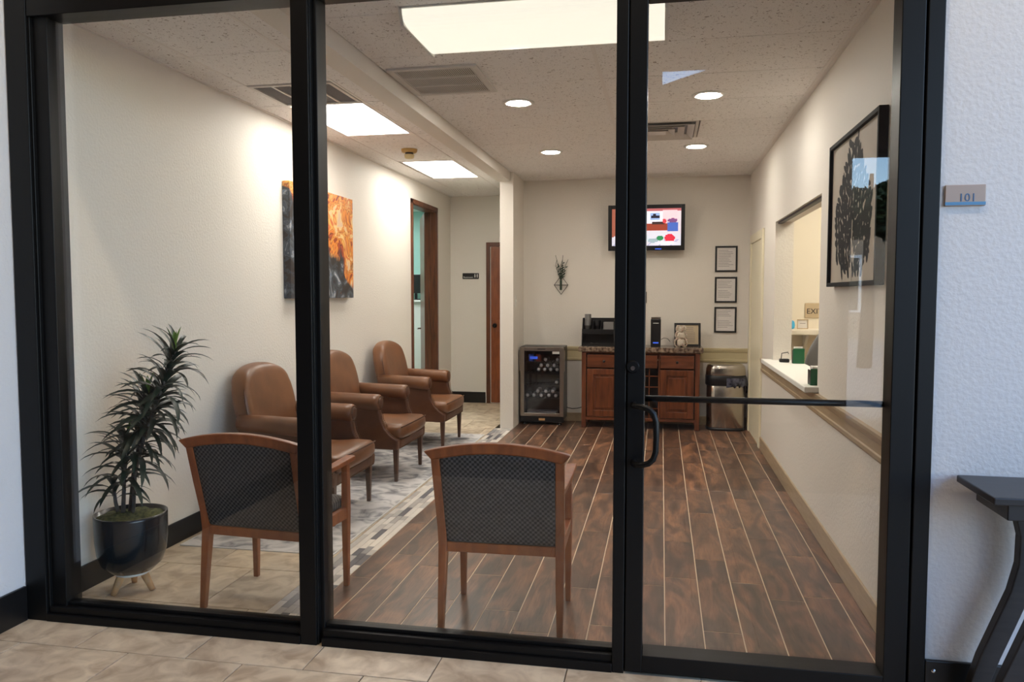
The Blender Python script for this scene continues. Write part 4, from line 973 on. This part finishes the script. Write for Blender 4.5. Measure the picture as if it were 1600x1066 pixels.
for k in range(5):
    a = 2 * PI * k / 5; q = MB().tube([(0, -.22, .09), (.26 * math.cos(a), -.22 + .26 * math.sin(a), .065)], [.02, .014], 8).build('base_arm', 'black_plastic', t, True)
    MB().lathe([(.03, -.02), (.03, .02)], 12, (.26 * math.cos(a), -.22 + .26 * math.sin(a), .0305), axis='y').build('caster', 'black_plastic', q, True)
for s_ in (-1, 1): MB().tube([(s_ * .24, -.05, .48), (s_ * .27, -.05, .66), (s_ * .27, -.30, .67)], .014, 8).build('armrest', 'black_plastic', t, True)
def tray(x, y, w_, d_, h, label):
    t = thing('file_holder', label, 'file holder', (x, y, .9255))
    bx('front_panel', 'green_box', t, -w_ / 2, w_ / 2, -d_ / 2, -d_ / 2 + .006, 0, h, .002); bx('base', 'green_box', t, -w_ / 2, w_ / 2, -d_ / 2 + .006, d_ / 2, 0, .006)
    for s_ in (-1, 1): bx('side_panel', 'black_plastic', t, s_ * w_ / 2 - (.005 if s_ > 0 else 0), s_ * w_ / 2 + (.005 if s_ < 0 else 0), -d_ / 2 + .006, d_ / 2, .006, h * .9)
    bx('papers', 'paper', t, -w_ / 2 + .012, w_ / 2 - .012, -d_ / 2 + .012, d_ / 2 - .005, .006, h + .012)
tray(1.115, 3.50, .09, .06, .125, 'green file holder at the far end of the reception counter')
tray(.985, 1.93, .12, .10, .105, 'green file holder at the near end of the reception counter')
t = thing('stapler', 'small black desk stand at the far end of the reception counter', 'desk stand', (1.02, 3.60, .9255))
bx('base', 'black_plastic', t, -.04, .04, -.03, .03, 0, .03, .008); MB().tube([(-.025, 0, .03), (-.02, 0, .075), (.03, 0, .085), (.035, 0, .07)], .004, 6).build('arm', 'black_plastic', t, True)

# ================================================================== SIDE ROOM
t = thing('ceiling_light', 'ceiling panel in the teal side room', 'ceiling light', (-4.2, 6.9, 2.75))
bx('frame', 'tbar', t, -.33, .33, -.62, .62, -.012, -.0005); bx('diffuser', 'side_lens', t, -.30, .30, -.60, .60, -.02, -.0125)
t = thing('equipment_shelf', 'white counter with black equipment seen through the open doorway', 'counter', (-3.75, 8.0, 0))
bx('cabinet', 'white_paint', t, -.6, .7, -.2, .195, 0, 1.38, .004); bx('counter', 'white_plastic', t, -.62, .72, -.24, .195, 1.38, 1.41, .003)
t = thing('monitor', 'black monitor on the counter in the teal side room', 'monitor', (-3.62, 7.95, 1.411))
bx('foot', 'black_plastic', t, -.12, .12, -.08, .08, 0, .015); bx('neck', 'black_plastic', t, -.02, .02, 0, .02, .015, .2); bx('panel', 'black_plastic', t, -.22, .22, -.03, 0, .10, .38, .005)

# ================================================================== OUTSIDE THE PORCH (seen only as reflections), then the added soffit lights (unseen)
def tree(x, y, h, r, label):
    t = thing('tree', label, 'tree', (x, y, -.05), group='trees in the car park')
    MB().tube([(0, 0, 0), (.05, 0, h * .3), (0, .05, h * .6), (.05, 0, h * .85)], [.16, .13, .09, .04], 8).build('trunk', 'bark', t, True)
    rr = random.Random(int(x * 10)); lf = MB()
    blobs = [(rr.uniform(-.6, .6) * r, rr.uniform(-.6, .6) * r, h * .68 + rr.uniform(-.45, .5) * r, r * rr.uniform(.28, .5)) for _ in range(16)]
    for k in range(5200):
        bx_, by_, bz_, br = rr.choice(blobs); d = Vector((rr.gauss(0, 1), rr.gauss(0, 1), rr.gauss(0, 1))).normalized() * br * rr.uniform(.6, 1.05)
        p = Vector((bx_, by_, bz_)) + d; a = Vector((rr.uniform(-1, 1), rr.uniform(-1, 1), rr.uniform(-1, 1))).normalized() * .10; b = a.cross(Vector((rr.uniform(-1, 1), rr.uniform(-1, 1), 1))).normalized() * .05
        lf.add([p - a, p + b, p + a, p - b], [(0, 1, 2, 3)])
    o = lf.build('foliage', 'tree_leaf', t); o['kind'] = 'stuff'
tree(4.2, -14.5, 4.75, .8, 'leafy tree reflected in the upper glass of the entrance door')
tree(1.5, -19.0, 7.5, 2.6, 'larger leafy tree in the car park behind the porch')
t = thing('neighbour_building', 'low flat-roofed building across the car park', 'building', (6, -30, -.05))
bx('wall', 'stucco', t, -14, 14, -4, 4, 0, 4.0); bx('roof', 'roof_dark', t, -14.4, 14.4, -4.4, 4.4, 4.0, 4.35)
for k in range(7):
    wdw = bx('window', 'white_plastic', t, -11.8 + k * 3.6, -10.0 + k * 3.6, 4.0, 4.06, .9, 2.9); bx('pane', 'window_dark', wdw, -11.7 + k * 3.6, -10.1 + k * 3.6, 4.06, 4.08, 1.0, 2.8)
for k, x in enumerate((-1.9, -.1, 1.7)):  # added lights out of view, brightening the floor outside the glass
    t = thing('porch_fill_light', 'added unseen porch fill light %s' % ('left above the entry', 'in the middle above the entry', 'right above the console table')[k], 'downlight', (x, -1.25, 4.5), group='added porch fill lights')
    MB().lathe([(.10, -.001), (.102, -.012), (.13, -.012), (.135, 0)], 28).build('trim_ring', 'white_plastic', t, True)
    MB().lathe([(.0001, -.006), (.095, -.006), (.098, -.002)], 28).build('lens', 'porch_fill_lens', t)
